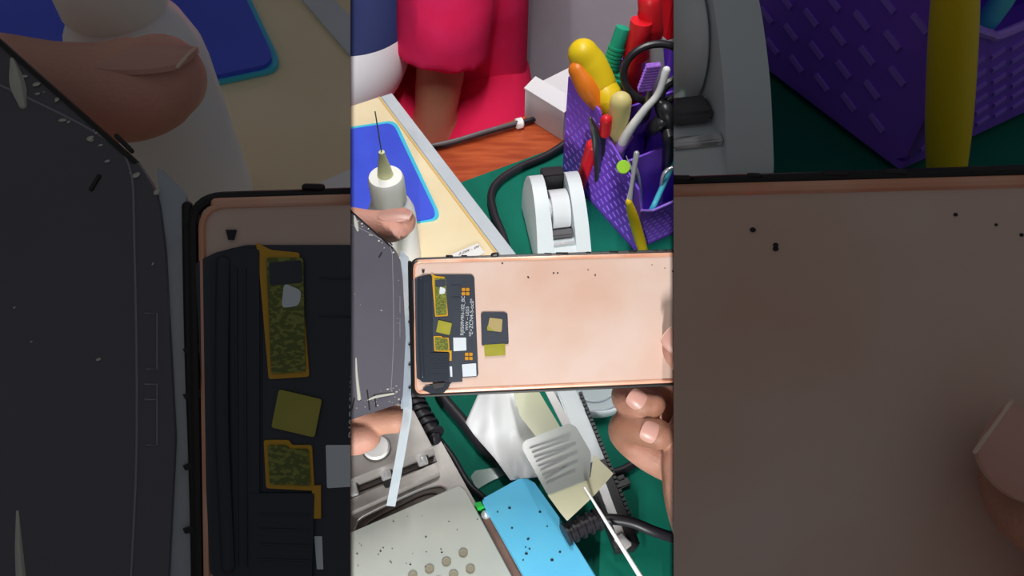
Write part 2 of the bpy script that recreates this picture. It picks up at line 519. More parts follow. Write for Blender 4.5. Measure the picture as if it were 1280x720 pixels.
# ------------------------------------------------------------------ tape dispenser
def dispenser(label):
    c = on(705, 332, 0.0026)
    t = empty('tape_dispenser', c, label, 'tape dispenser')
    rz = Matrix.Rotation(math.radians(9), 3, 'Z')
    def L(x, y, z): return c + rz @ Vector((x, y, z))
    prof = [(-.004, 0), (-.004, .016), (.002, .024), (.010, .034), (.024, .046), (.040, .053), (.054, .053), (.064, .046), (.072, .030), (.075, .0)]
    prof = rounded(prof, [0, .003, .004, .006, .008, .008, .008, .01, .01, 0], 4)
    for s, fl in ((-1, .004), (1, .001)):
        bm = B()
        x0, x1 = s * .0092, s * .0205
        vs0 = [bm.verts.new(L(x0, y, z)) for y, z in prof]
        vs1 = [bm.verts.new(L(x1 + s * fl * (1 - z / .053), y, z)) for y, z in prof]
        bm.faces.new(vs0); bm.faces.new(list(reversed(vs1)))
        n_ = len(prof)
        for i in range(n_):
            j = (i + 1) % n_
            bm.faces.new([vs0[j], vs0[i], vs1[i], vs1[j]])
        es = [e for e in bm.edges if e.verts[0] in vs1 and e.verts[1] in vs1]
        bmesh.ops.bevel(bm, geom=es, offset=.0045, segments=4, affect='EDGES')
        obj('side_shell', bm, 'white_plastic', t, angle=50)
    bm = B()   # front block and base between the shells
    pr = [(-.003, .001), (-.003, .0165), (.002, .021), (.014, .021), (.016, .010), (.070, .010), (.070, .001)]
    prism(bm, [L(-.0092, y, z) for y, z in pr], rz @ Vector((.0184, 0, 0)))
    obj('base', bm, 'white_plastic', t, smooth=False)
    bm = B(); box(bm, L(0, .004, .0222), (.018, .003, .0022), rz, .0004); obj('cutter_blade', bm, 'steel_bright', t)
    bm = B(); box(bm, L(0, .0145, .0235), (.018, .008, .004), rz, .001); obj('guide', bm, 'grey_plastic', t)
    bm = B(); lathe(bm, [(.010, -.0075), (.0165, -.0075), (.017, -.007), (.017, .007), (.0165, .0075), (.010, .0075)], L(.001, .036, .030), rz @ Vector((1, 0, 0)), 40, closed=True)
    rl = obj('tape_roll', bm, 'roll', t)
    bm = B(); lathe(bm, [(.0075, -.0085), (.0098, -.0085), (.0098, .0085), (.0075, .0085)], L(.001, .036, .030), rz @ Vector((1, 0, 0)), 30, closed=True)
    obj('core', bm, 'roll_core', rl)
    bm = B(); box(bm, L(0, .062, .032), (.0184, .012, .036), rz, .001); obj('rear_wall', bm, 'black_plastic', t)  # black box added to darken the cavity behind the roll
dispenser('white tape dispenser with a clear roll standing on the green mat')

# ------------------------------------------------------------------ purple organizer and its tools
OB0, OB1 = on(703, 212, .0026), on(793, 313, .0026)
OE1 = (OB1 - OB0).normalized(); OL = (OB1 - OB0).length; OE2 = Vector((-OE1.y, OE1.x, 0))
if OE2.x < 0: OE2 = -OE2
OW = 0.105
def OP(u, v, z): return OB0 + OE1 * u + OE2 * v + Vector((0, 0, z))
def organizer(label, fh=.046):
    t = empty('desk_organizer', OP(OL / 2, OW / 2, 0), label, 'organizer')
    th = .0018
    prof = [(0, 0), (OL - .004, 0), (OL, .004), (OL, fh), (OL * .97, fh + .006), (OL * .93, .063), (OL * .64, .077), (OL * .46, .084), (OL * .42, .096), (OL * .40, .099), (0, .102)]
    for k, v in enumerate((0, OW - th)):
        bm = B(); prism(bm, [OP(u, v, z) for u, z in prof], OE2 * th)
        wl = obj('side_wall', bm, 'purple', t, smooth=False)
        if k == 0:
            bm = B()
            for i in range(16):
                for j in range(14):
                    u = .005 + i * .0092 + (j % 2) * .0046; z = .007 + j * .0066
                    if u > OL - .006: continue
                    top = .098 if u < OL * .4 else (.098 - (u / OL - .4) * .06) if u < OL * .9 else .05
                    if z > top - .008: continue
                    box(bm, OP(u, -.0002, z), (.0052, .0008, .0013), Matrix((OE1, OE2, Vector((0, 0, 1)))).transposed() @ Matrix.Rotation(.35, 3, 'Y'))
            obj('raised_dashes', bm, 'purple_bump', wl, smooth=False)['kind'] = 'stuff'
    bm = B(); prism(bm, [OP(OL - th, y, z) for y, z in ((th, 0), (OW - th, 0), (OW - th, fh - .001), (.05, fh - .004), (.016, fh - .006), (.008, fh - .004), (th, fh))], OE1 * th)
    fw_ = obj('front_wall', bm, 'purple', t, smooth=False)
    bm = B()
    for i in range(16):
        for j in range(8):
            y = .006 + i * .0064 + (j % 2) * .0032; z = .005 + j * .0044
            if y < OW - .006 and z < fh - .009:
                box(bm, OP(OL + .0002, y, z), (.0007, .0036, .0011), Matrix((OE1, OE2, Vector((0, 0, 1)))).transposed() @ Matrix.Rotation(.3, 3, 'X'))
    obj('raised_dashes', bm, 'purple_bump', fw_, smooth=False)['kind'] = 'stuff'
    for u, h in ((0, .102), (OL * .42, .094), (OL * .70, .070)):
        bm = B(); prism(bm, [OP(u, y, z) for y, z in ((th, .001), (OW - th, .001), (OW - th, h), (th, h))], OE1 * th)
        obj('divider' if u else 'rear_wall', bm, 'purple', t, smooth=False)
    bm = B(); prism(bm, [OP(u, y, .0018) for u, y in ((0, 0), (OL, 0), (OL, OW), (0, OW))], Vector((0, 0, -.0017)))
    obj('bottom', bm, 'purple', t, smooth=False)
    bm = B(); tube(bm, [OP(OL, y, z) for y, z in ((0, fh + .001), (.008, fh - .003), (.016, fh - .005), (.05, fh - .003), (OW, fh))], .0011, 8, 6)
    obj('front_lip', bm, 'purple_bump', t)
organizer('purple stepped desk organizer with raised dashes full of tools on the green mat')

def stick(bm, a, b, r0, r1=None, cap='round', seg=16, sx=1.0):
    tube(bm, [a, Vector(a).lerp(Vector(b), .5), b], [r0, (r0 + (r1 or r0)) / 2, r1 or r0], seg, 4, cap, sx)
def yellow_tool(label):
    a, b = on(803, 319, .006), on(785, 247, .050)
    a = OP(OL + .0090, .002, .006); b = OP(OL - .004, -.0105, .057)
    t = empty('prying_tool', a - Vector((0, 0, .006)), label, 'hand tool')
    bm = B(); tube(bm, [a, a.lerp(b, .3), a.lerp(b, .75), b], [.0050, .0056, .0052, .0036], 16, 6, 'round', .8)
    obj('handle', bm, 'yellow', t)
    c = OP(OL * .80, .006, .086)
    bm = B(); tube(bm, [b, b.lerp(c, .4), c], [.0026, .0016, .0024], 10, 6, 'round')
    obj('metal_shaft', bm, 'steel_bright', t)
def cyan_tool(label):
    p = [(815, 262, .040), (826, 238, .045), (838, 212, .052), (846, 196, .060), (872, 188, .064), (900, 190, .062)]
    t = empty('spudger', on(*p[0]), label, 'hand tool')
    bm = B(); tube(bm, [OP(OL * .9, .014, .006)] + [on(*k) for k in p], .0024, 12, 6, 'round')
    obj('shaft', bm, 'cyan', t)
yellow_tool('yellow handled metal tool leaning on the front corner of the purple organizer')
cyan_tool('light blue plastic stick hooked over the front pocket of the purple organizer')

def inpt(px, py, h): return on(px, py, h)
# big yellow and orange grip at the back
t = empty('plastic_grip', OP(.02, .02, .004), 'yellow and orange plastic grip standing in the back pocket of the purple organizer', 'hand tool')
bm = B(); tube(bm, [OP(.02, .024, .006), inpt(764, 140, .09), inpt(752, 112, .105), inpt(738, 84, .12), inpt(729, 68, .13)], [.006, .011, .0135, .0145, .0125], 24, 6, 'round')
obj('grip', bm, 'yellow', t)
bm = B(); tube(bm, [inpt(752, 138, .095), inpt(736, 112, .11), inpt(722, 88, .122)], [.005, .009, .0075], 20, 6, 'round')
obj('trigger', bm, 'orange', t, label='orange trigger')
# green network plug boot
t = empty('plug_boot', inpt(768, 92, .10), 'green rubber plug boot sticking up from the back of the purple organizer', 'plug')
a, b = inpt(757, 102, .105), inpt(772, 56, .135)
bm = B(); stick(bm, OP(.010, .055, .004), a.lerp(b, .1), .006, .009)
box(bm, a.lerp(b, .12), (.030, .017, .014), Matrix.Rotation(.3, 3, 'Y'), .003)
obj('boot', bm, 'teal_boot', t)
bm = B()
d = (b - a).normalized()
for k in range(6):
    lathe(bm, [(.0054, -.0012), (.0070, -.001), (.0070, .001), (.0054, .0012)], a.lerp(b, .42 + k * .1), d, 20)
lathe(bm, [(.0066, .010), (.0060, .046), (.0030, .047)], a, d, 20)
obj('ribbed_neck', bm, 'teal_boot', t)
# red marker body
t = empty('marker', OP(.02, .075, .004), 'red marker standing behind the black scissors in the purple organizer', 'marker')
a, b = OP(.02, .075, .006), inpt(802, 26, .155)
bm = B(); tube(bm, [a, inpt(790, 95, .105), b], [.006, .0082, .0088], 20, 6); obj('barrel', bm, 'red', t)
bm = B(); c = inpt(797, 62, .13); tube(bm, [c - (b - a).normalized() * .006, c + (b - a).normalized() * .006], .0098, 20, 3); obj('collar', bm, 'red', t)
# white topped red box at frame top
t = empty('glue_stick', OP(.03, .095, .004), 'white tube with a red cap at the back right of the purple organizer', 'tube')
a, b = OP(.03, .09, .006), inpt(815, 40, .14)
bm = B(); tube(bm, [a, b], .008, 20, 4, 'round'); obj('barrel', bm, 'white', t)
bm = B(); tube(bm, [b, b + (b - a).normalized() * .03], .0092, 20, 3, 'round'); obj('cap', bm, 'red', t)
t = empty('carton', inpt(845, 10, .0), 'red box with a white paper on top at the upper right behind the organizer', 'box')
bm = B(); c = on(830, 60, 0)
box(bm, c + Vector((.03, .06, .06)), (.09, .06, .12), Matrix.Rotation(.5, 3, 'Z'), .002); obj('carton_body', bm, 'red', t)
bm = B(); box(bm, c + Vector((.03, .06, .1208)), (.075, .05, .0012), Matrix.Rotation(.55, 3, 'Z')); obj('paper_lid', bm, 'white', t)
# scissors with black ring handles
t = empty('scissors', OP(.045, .06, .004), 'black handled scissors with a large ring standing in the purple organizer', 'scissors')
c = inpt(822, 92, .125)
bm = B()
pts = [c + cv(math.cos(a) * .027, math.sin(a) * .021, math.sin(a) * .008) for a in [2 * PI * k / 20 for k in range(21)]]
tube(bm, pts, .0031, 10, 2)
obj('ring_handle', bm, 'black_plastic', t)
bm = B()
c2 = inpt(846, 128, .11)
tube(bm, [c2 + cv(math.cos(a) * .014, math.sin(a) * .017, 0) for a in [2 * PI * k / 16 for k in range(17)]], .0042, 10, 2)
obj('ring_handle', bm, 'black_plastic', t)
bm = B(); tube(bm, [inpt(812, 112, .118), inpt(808, 140, .10), OP(.04, .05, .06), OP(.045, .048, .006)], [.004, .006, .005, .002], 12, 6, 'round', .6)
obj('blade', bm, 'steel_pin', t)
bm = B(); tube(bm, [inpt(838, 142, .105), inpt(818, 158, .095), OP(.05, .052, .055), OP(.048, .046, .006)], [.005, .007, .005, .002], 12, 6, 'round', .6)
obj('blade', bm, 'black_plastic', t)
# toothbrush
t = empty('toothbrush', OP(.052, .035, .004), 'white toothbrush with violet bristles leaning in the purple organizer', 'toothbrush')
a, b, c = OP(.06, .016, .01), inpt(802, 142, .105), inpt(833, 88, .138)
bm = B(); tube(bm, [a, inpt(776, 184, .075), b, inpt(822, 118, .12), c], [.0035, .0042, .0032, .0028, .0032], 14, 6, 'round'); obj('handle', bm, 'white', t)
bm = B(); tube(bm, [inpt(773, 189, .0725), inpt(778, 180, .078), inpt(786, 168, .086)], .0047, 14, 4); obj('grip_band', bm, 'violet_bristle', t, label='violet rubber grip')
bm = B()
for k in range(9):
    p = inpt(829, 84, .141).lerp(inpt(818, 112, .122), k / 8)
    box(bm, p + cv(-.0075, .001, 0), (.011, .006, .0024), Matrix.Rotation(-.15, 3, 'Y'), .0004)
obj('bristles', bm, 'violet_bristle', t)
# cream brush, grey striped brush
t = empty('paint_brush', OP(.055, .028, .004), 'cream brush with clear ferrule standing in front of the yellow grip', 'brush')
a, b = OP(.06, .010, .01), inpt(776, 128, .112)
bm = B(); tube(bm, [a, a.lerp(b, .62)], [.003, .0065], 14, 4); obj('ferrule', bm, 'grey_plastic', t)
bm = B(); tube(bm, [a.lerp(b, .6), a.lerp(b, .85), b], [.0065, .0085, .0088], 16, 4, 'round'); obj('brush_head', bm, 'cream_plastic', t)
# dark tools
def dark(label, name, pts, rr_, m='black_plastic', cat='hand tool'):
    bm = B(); tube(bm, pts, rr_, 12, 6, 'round'); return tag(obj(name, bm, m), label, cat)
dark('dark grey tweezers in the pocket behind the red pen', 'tweezers', [OP(.05, .006, .006), inpt(746, 178, .08), inpt(738, 148, .105)], [.002, .004, .0015], 'steel_pin', 'tweezers')
t = empty('screwdriver', OP(.055, .010, .004), 'small screwdriver with a red round tip beside the dark tweezers', 'screwdriver')
bm = B(); tube(bm, [OP(.055, .012, .006), inpt(752, 165, .09)], [.0015, .003], 12, 4, 'round'); obj('shaft', bm, 'black_plastic', t)
bm = B(); p = inpt(757, 158, .096); tube(bm, [p - Vector((0, 0, .006)), p + Vector((0, 0, .006))], .0048, 16, 4, 'round'); obj('knob', bm, 'red', t)
t = empty('pen', OP(.052, -.004, 0), 'red pen clipped to the outside of the purple organizer beside the tape dispenser', 'pen')
a, b = OP(.038, -.0065, .008), OP(.052, -.0065, .070)
bm = B(); tube(bm, [a, b], [.0046, .0058], 18, 4); obj('barrel', bm, 'red', t)
bm = B(); tube(bm, [b, b + (b - a).normalized() * .002], [.0058, .0045], 18, 2); obj('end_cap', bm, 'red', t)
dark('black screwdriver with round end standing at the right of the organizer', 'screwdriver', [OP(.075, .06, .006), inpt(836, 178, .085), inpt(833, 163, .093)], [.003, .0052, .0048], 'black_plastic', 'screwdriver')
dark('black pliers grip lying across the right side of the organizer', 'pliers', [OP(.09, .075, .03), inpt(838, 150, .10), inpt(824, 128, .112)], [.006, .0085, .004], 'black_plastic', 'pliers')
t = empty('tweezers', OP(.085, .012, .004), 'steel tweezers with a lime green dot in the front pocket of the organizer', 'tweezers')
bm = B(); tube(bm, [OP(.095, .02, .006), inpt(792, 222, .060), inpt(783, 196, .075)], [.0015, .0034, .001], 10, 5, 'round', .5)
tube(bm, [OP(.097, .022, .006), inpt(798, 222, .060), inpt(790, 200, .075)], [.0015, .0034, .001], 10, 5, 'round', .5); obj('arms', bm, 'steel_bright', t)
bm = B(); lathe(bm, [(.0055, 0), (.0055, .0015), (.005, .002)], inpt(779, 209, .074), -FW, 24); obj('dot', bm, 'lime', t, label='lime green dot')
dark('steel rod leaning in the front pocket beside the light blue stick', 'metal_rod', [OP(.105, .035, .006), inpt(828, 222, .055), inpt(846, 206, .065)], .0016, 'steel_bright', 'rod')

# ------------------------------------------------------------------ lower half of the bench
FZ, FB = 0.030, 0.016
t = empty('work_fixture', on(500, 640, .0026), 'grey steel clamping fixture with a slot and rounded groove at the lower left', 'clamping fixture')
bm = B(); slab(bm, [(300, 640), (500, 500), (536, 523), (549, 547), (596, 631), (650, 728), (560, 900), (300, 900)], FB, FB - .003, r=[0, 0, 0, 8, 0, 0, 0, 0], bevel=.0008)
obj('base_plate', bm, 'steel', t, angle=20)
bm = B(); slab(bm, [(300, 560), (438, 480), (517, 513), (541, 559), (438, 599), (300, 652)], FZ, FZ - FB - .0003, bevel=.0006)
obj('sliding_jaw', bm, 'steel', t, angle=20)
bm = B(); slab(bm, [(300, 652), (438, 599), (541, 560), (546, 576), (438, 618), (300, 672)], FB + .0012, .0010)
obj('slot', bm, 'steel_dark', t, smooth=False, label='dark slot between the steel jaws')
for px, py in ((527, 573), (482, 591), (440, 612)):
    bm = B(); p = on(px, py, FB + .006); lathe(bm, [(.0028, -.006), (.0036, -.005), (.0036, .004), (.003, .005)], p, Vector((.35, -.9, 0)), 20)
    obj('guide_pin', bm, 'steel_bright', t)
bm = B(); slab(bm, [(300, 680), (438, 624), (545, 578), (549, 590), (438, 640), (300, 700)], FB + .006, .0058, bevel=.0005)
obj('fixed_jaw', bm, 'steel', t, angle=20)
bm = B(); slab(bm, rounded([(478, 604), (498, 596), (502, 602), (482, 611)], 5), FB + .0064, .0006); obj('oval_hole', bm, 'black_rim', t, label='dark oval hole')
def ringslab(pix, r, wdt, z, m, name):
    pp = rounded(pix, r, 8)
    P = [on(x, y, z) for x, y in pp]; 
    bm = B(); tube(bm, P + [P[0]], wdt, 8, 1); return obj(name, bm, m, t)
g = [(446, 668), (440, 650), (536, 608), (553, 606), (553, 622), (470, 664)]
bm = B(); slab(bm, [(440, 680), (444, 652), (470, 638), (530, 610), (556, 606), (560, 620), (500, 665)], FB + .0006, .0005, r=14); obj('groove', bm, 'recess', t, label='rounded groove in the base plate')
ringslab([(440, 680), (444, 652), (470, 638), (530, 610), (556, 606), (560, 620), (500, 665)], 14, .0010, FB + .001, 'steel_bright', 'groove_rim')
ringslab([(452, 680), (455, 656), (480, 642), (528, 618), (548, 615), (545, 630), (500, 665)], 12, .0008, FB + .001, 'steel_dark', 'groove_rim')
bm = B(); p = on(471, 561, FZ); lathe(bm, [(.0088, .0004), (.0088, .002), (.0078, .0032), (.004, .0036), (0, .0037)], p, seg=36)
obj('round_button', bm, 'button_white', t, label='bright round button')
bm = B(); lathe(bm, [(.0086, .0002), (.0096, .0002), (.0096, .0012), (.0086, .0012)], p, seg=36, closed=True); obj('button_ring', bm, 'steel_dark', t)
# marble plate
t = empty('perforated_plate', on(530, 680, FB + .0004), 'pale grey marbled plate with round holes lying on the steel fixture', 'plate')
bm = B(); PZ = FB + .006
slab(bm, [(300, 726), (438, 666), (574, 606), (582, 612), (643, 726), (600, 900), (300, 900)], PZ, .0052, bevel=.0005)
obj('plate_body', bm, 'marble', t, smooth=False)
for px, py in ((579, 692), (558, 703), (537, 712), (516, 720), (588, 712), (567, 719), (548, 727)):
    bm = B(); p = on(px, py, PZ); lathe(bm, [(.0022, .0001), (.0027, .0001), (.0029, .0004), (.0024, .0005)], p, seg=24, closed=True)
    lathe(bm, [(.0026, .0002), (0, .0003)], p, seg=24); obj('screw_hole', bm, 'hole', t)
bm = B()
for k in range(26):
    px, py = random.uniform(440, 600), random.uniform(640, 718)
    if (py - 606) > (574 - px) * .44 + 4:
        p = on(px, py, PZ + .0002); ball(bm, p, random.uniform(.0002, .0005), (1.3, 1, .3), seg=8)
obj('specks', bm, 'ink', t)['kind'] = 'stuff'
# dark brown strip and green clip
t = empty('fixture_rail', on(630, 680, .0026), 'narrow brown rail between the marbled plate and the blue box', 'rail')
bm = B(); slab(bm, [(601, 630), (614, 636), (626, 660), (640, 684), (672, 740), (650, 740), (622, 690), (603, 652)], .020, .017, bevel=.0006); obj('rail_top', bm, 'brown_strip', t, smooth=False)
bm = B(); p = on(607, 644, .0202); lathe(bm, [(.0028, .0), (.0028, .0012), (.0014, .0016), (0, .0016)], p, seg=20); obj('screw', bm, 'steel_bright', t)
bm = B(); slab(bm, [(593, 628), (601, 626), (605, 633), (597, 636)], .0235, .0205, bevel=.0005); tag(obj('clip', bm, 'green_clip'), 'small bright green clip at the corner of the blue box', 'clip')
# blue box
t = empty('blue_box', on(670, 680, .0026), 'light blue rectangular box with black specks at the bottom of the picture', 'box')
bm = B(); slab(bm, [(602, 624), (660, 592), (700, 648), (752, 730), (740, 800), (700, 800), (648, 706)], .026, .0232, r=[3, 14, 0, 0, 0, 0, 0], bevel=.0012)
obj('box_body', bm, 'blue_box', t, angle=25)
bm = B()
for px, py in ((637, 635), (661, 673), (660, 674), (684, 658), (709, 672), (657, 684), (658, 692), (654, 700), (662, 686), (640, 660), (690, 700), (622, 640), (700, 690), (675, 640)):
    ball(bm, on(px, py, .0262), random.uniform(.0004, .001), (1.2, .9, .25), seg=8)
obj('specks', bm, 'ink', t)['kind'] = 'stuff'
# cables below the phone
def relief(pts, r, label, n, lead):
    t = empty('power_cable', pts[0], label, 'cable')
    bm = B(); P = spline(pts, 12)
    tube(bm, pts, [r * .82] * len(pts), 16, 8)
    for k in range(n):
        i = int(k / (n - 1) * (len(P) - 2)); d = (P[i + 1] - P[i]).normalized()
        lathe(bm, [(r * .8, -.0011), (r * 1.06, -.0009), (r * 1.06, .0009), (r * .8, .0011)], P[i], d, 20)
    obj('strain_relief', bm, 'black_cable', t)
    bm = B(); tube(bm, lead[0], lead[1], 14, 8, 'round'); obj('cord', bm, 'black_cable', t)
relief([on(508, 478, .018), on(516, 502, .018), on(527, 523, .018), on(541, 546, .018)], .0085, 'black ribbed cable boot behind the steel fixture', 9, ([on(541, 546, .018), on(546, 556, .010)], .005))
cable([(548, 484, .007), (556, 500, .007), (578, 526, .007), (605, 560, .007), (632, 582, .007), (650, 598, .007)], .0042, 'black cable running from under the phone panel to the blue box')
cable([(548, 548, .007), (566, 572, .007), (585, 604, .007), (604, 622, .005)], .0024, 'thin black cable along the right side of the steel fixture')
cable([(700, 600, .006), (740, 588, .006), (770, 590, .006), (795, 578, .006), (815, 562, .006), (850, 548, .006)], .0030, 'black cable arc right of the cutter knife')
relief([on(708, 668, .030), on(728, 658, .030), on(748, 649, .030)], .0068, 'black plug cable with ribbed boot beside the blue box', 5,
       ([on(744, 650, .030), on(765, 649, .031), (on(790, 653, .030)), on(820, 665, .026), on(860, 678, .012), on(930, 700, .0075)], .0034))
# crumpled white plastic bag
bm = B(); grid = []
L_ = [(612, 460), (582, 528), (594, 545), (618, 572), (638, 600)]
R_ = [(672, 460), (655, 505), (664, 525), (682, 550), (672, 596)]
for i in range(25):
    s = i / 24 * 4; k = min(int(s), 3); f = s - k
    l = Vector(L_[k]).lerp(Vector(L_[k + 1]), f); r = Vector(R_[k]).lerp(Vector(R_[k + 1]), f)
    row = []
    for j in range(19):
        p = l.lerp(r, j / 18)
        h = .014 + .009 * noise.noise(Vector((p.x / 30, p.y / 60, 3))) + .002 * noise.noise(Vector((p.x / 9, p.y / 30, 9)))
        row.append(on(p.x, p.y, max(.005, h)))
    grid.append(row)
sheet(bm, grid, .0008)
tag(obj('plastic_bag', bm, 'tissue', angle=80), 'crumpled white plastic bag on the green mat below the phone panel', 'bag')
# films
def film(pix, z, m, label, r=3, name='film_sheet', tilt=None):
    bm = B(); pp = rounded(pix, r, 4)
    prism(bm, [on(x, y, z if not tilt else tilt(x, y)) for x, y in pp], Vector((0, 0, -.0004)))
    return tag(obj(name, bm, m, smooth=False), label, 'film')
film([(588, 596), (594, 588), (628, 583), (634, 592), (612, 602), (596, 612)], .0045, 'film_clear', 'small clear film scrap on the green mat beside the black cable')
film([(636, 470), (668, 480), (704, 540), (672, 548), (650, 520)], .034, 'film_yellow', 'pale yellow translucent film under the phone panel edge', 3)
# round glass dish
t = empty('glass_dish', on(745, 478, .0026), 'clear round glass dish half hidden under the phone panel', 'dish')
p = on(741, 479, .0028)
bm = B(); lathe(bm, [(0, .001), (.026, .001), (.029, .004), (.031, .012), (.0325, .013), (.0335, .012), (.032, .004), (.029, .0), (0, 0)], p, seg=48); obj('dish_body', bm, 'dish', t)
for r, z in ((.0325, .0135), (.0305, .009), (.029, .0052), (.0245, .002), (.017, .002)):
    bm = B(); lathe(bm, [(r - .0006, z), (r, z + .0006), (r + .0006, z), (r, z - .0006)], p, seg=48, closed=True); obj('rim', bm, 'label_white', t)
# white strip and cutter knife
bm = B(); 
prism(bm, [on(x, y, .034) for x, y in ((676, 478), (686, 478), (716, 534), (706, 538))], Vector((0, 0, -.001)))
tag(obj('plastic_strip', bm, 'white'), 'narrow white plastic strip left of the cutter knife', 'strip')
t = empty('cutter_knife', on(765, 620, .0026), 'snap blade cutter knife with black grip lying behind the film sheets', 'knife')
ka, kb = on(704, 478, .020), on(786, 688, .014)
d = (kb - ka).normalized(); s_ = d.cross(Vector((0, 0, 1))).normalized()
def KP(u, v, w_): return ka + (kb - ka) * u + s_ * v + Vector((0, 0, w_))
bm = B(); prism(bm, rounded_ if False else [KP(0, -.0065, 0), KP(.52, -.0085, 0), KP(.52, .0065, 0), KP(0, .0065, 0)], Vector((0, 0, -.005)), .001); obj('sheath', bm, 'white_plastic', t, label='light grey front half')
bm = B(); prism(bm, [KP(.50, -.0088, .0006), KP(.98, -.0085, .0006), KP(1.0, -.004, .0006), KP(.985, .008, .0006), KP(.50, .0078, .0006)], Vector((0, 0, -.0066)), .001); obj('grip', bm, 'black_plastic', t)
bm = B()
for k in range(34):
    u = .1 + k * .025
    box(bm, KP(u, -.0088, .0002), (.0022, .0022, .003), Matrix.Rotation(.37, 3, 'Z'))
obj('serration', bm, 'black_plastic', t)
bm = B(); prism(bm, [KP(.55, -.002, .0014), KP(.93, -.001, .0014), KP(.93, .004, .0014), KP(.55, .004, .0014)], Vector((0, 0, -.0008)), .0003); obj('metal_channel', bm, 'steel_bright', t)
bm = B(); box(bm, KP(.955, .002, .0012), (.010, .007, .003), Matrix.Rotation(-.9, 3, 'Z'), .0008); obj('end_clip', bm, 'steel_bright', t)
# polarizer sheets above the knife
FZ2 = .046
t = film([(652, 560), (655, 551), (712, 529), (720, 533), (739, 566), (737, 599), (685, 619)], FZ2, 'film_grey', 'grey striped translucent film lying over the cutter knife', 5)
for k in range(9):
    y0 = 558 + k * 5.6
    a = on(662 + k * 2.6, y0, FZ2 + .0003); b = on(662 + k * 2.6 + (50, 46, 52, 40, 48, 34, 44, 28, 36)[k], y0 - 16, FZ2 + .0003); e = Vector((.0003, -.0014, 0))
    bm = B(); prism(bm, [a, b, b + e, a + e], Vector((0, 0, -.0002))); obj('reflected_stripe', bm, 'film_grey_line', t, smooth=False)  # reflections in the film, painted as thin grey strips
film([(684, 618), (738, 597), (742, 568), (767, 592), (742, 620), (709, 651), (700, 640)], FZ2 - .0012, 'film_cream', 'pale cream translucent film lying under the grey striped film', 2)
# white swab stick
t = empty('swab_stick', on(760, 660, .003), 'thin white stick slanting to the bottom edge of the picture', 'stick')
bm = B(); tube(bm, [on(731, 609, .0495), on(765, 664, .036), on(805, 728, .020)], [.0007, .0012, .0016], 12, 6, 'round'); obj('shaft', bm, 'white', t)
# chip
bm = B(); p = on(778, 605, .0045); box(bm, p, (.010, .006, .0035), Matrix.Rotation(.4, 3, 'Z'), .0008); box(bm, p + Vector((-.001, .0035, .0012)), (.005, .003, .004), Matrix.Rotation(.4, 3, 'Z'), .0005)
tag(obj('connector_chip', bm, 'black_plastic'), 'tiny black plastic piece on the green mat below the right hand', 'plastic piece')

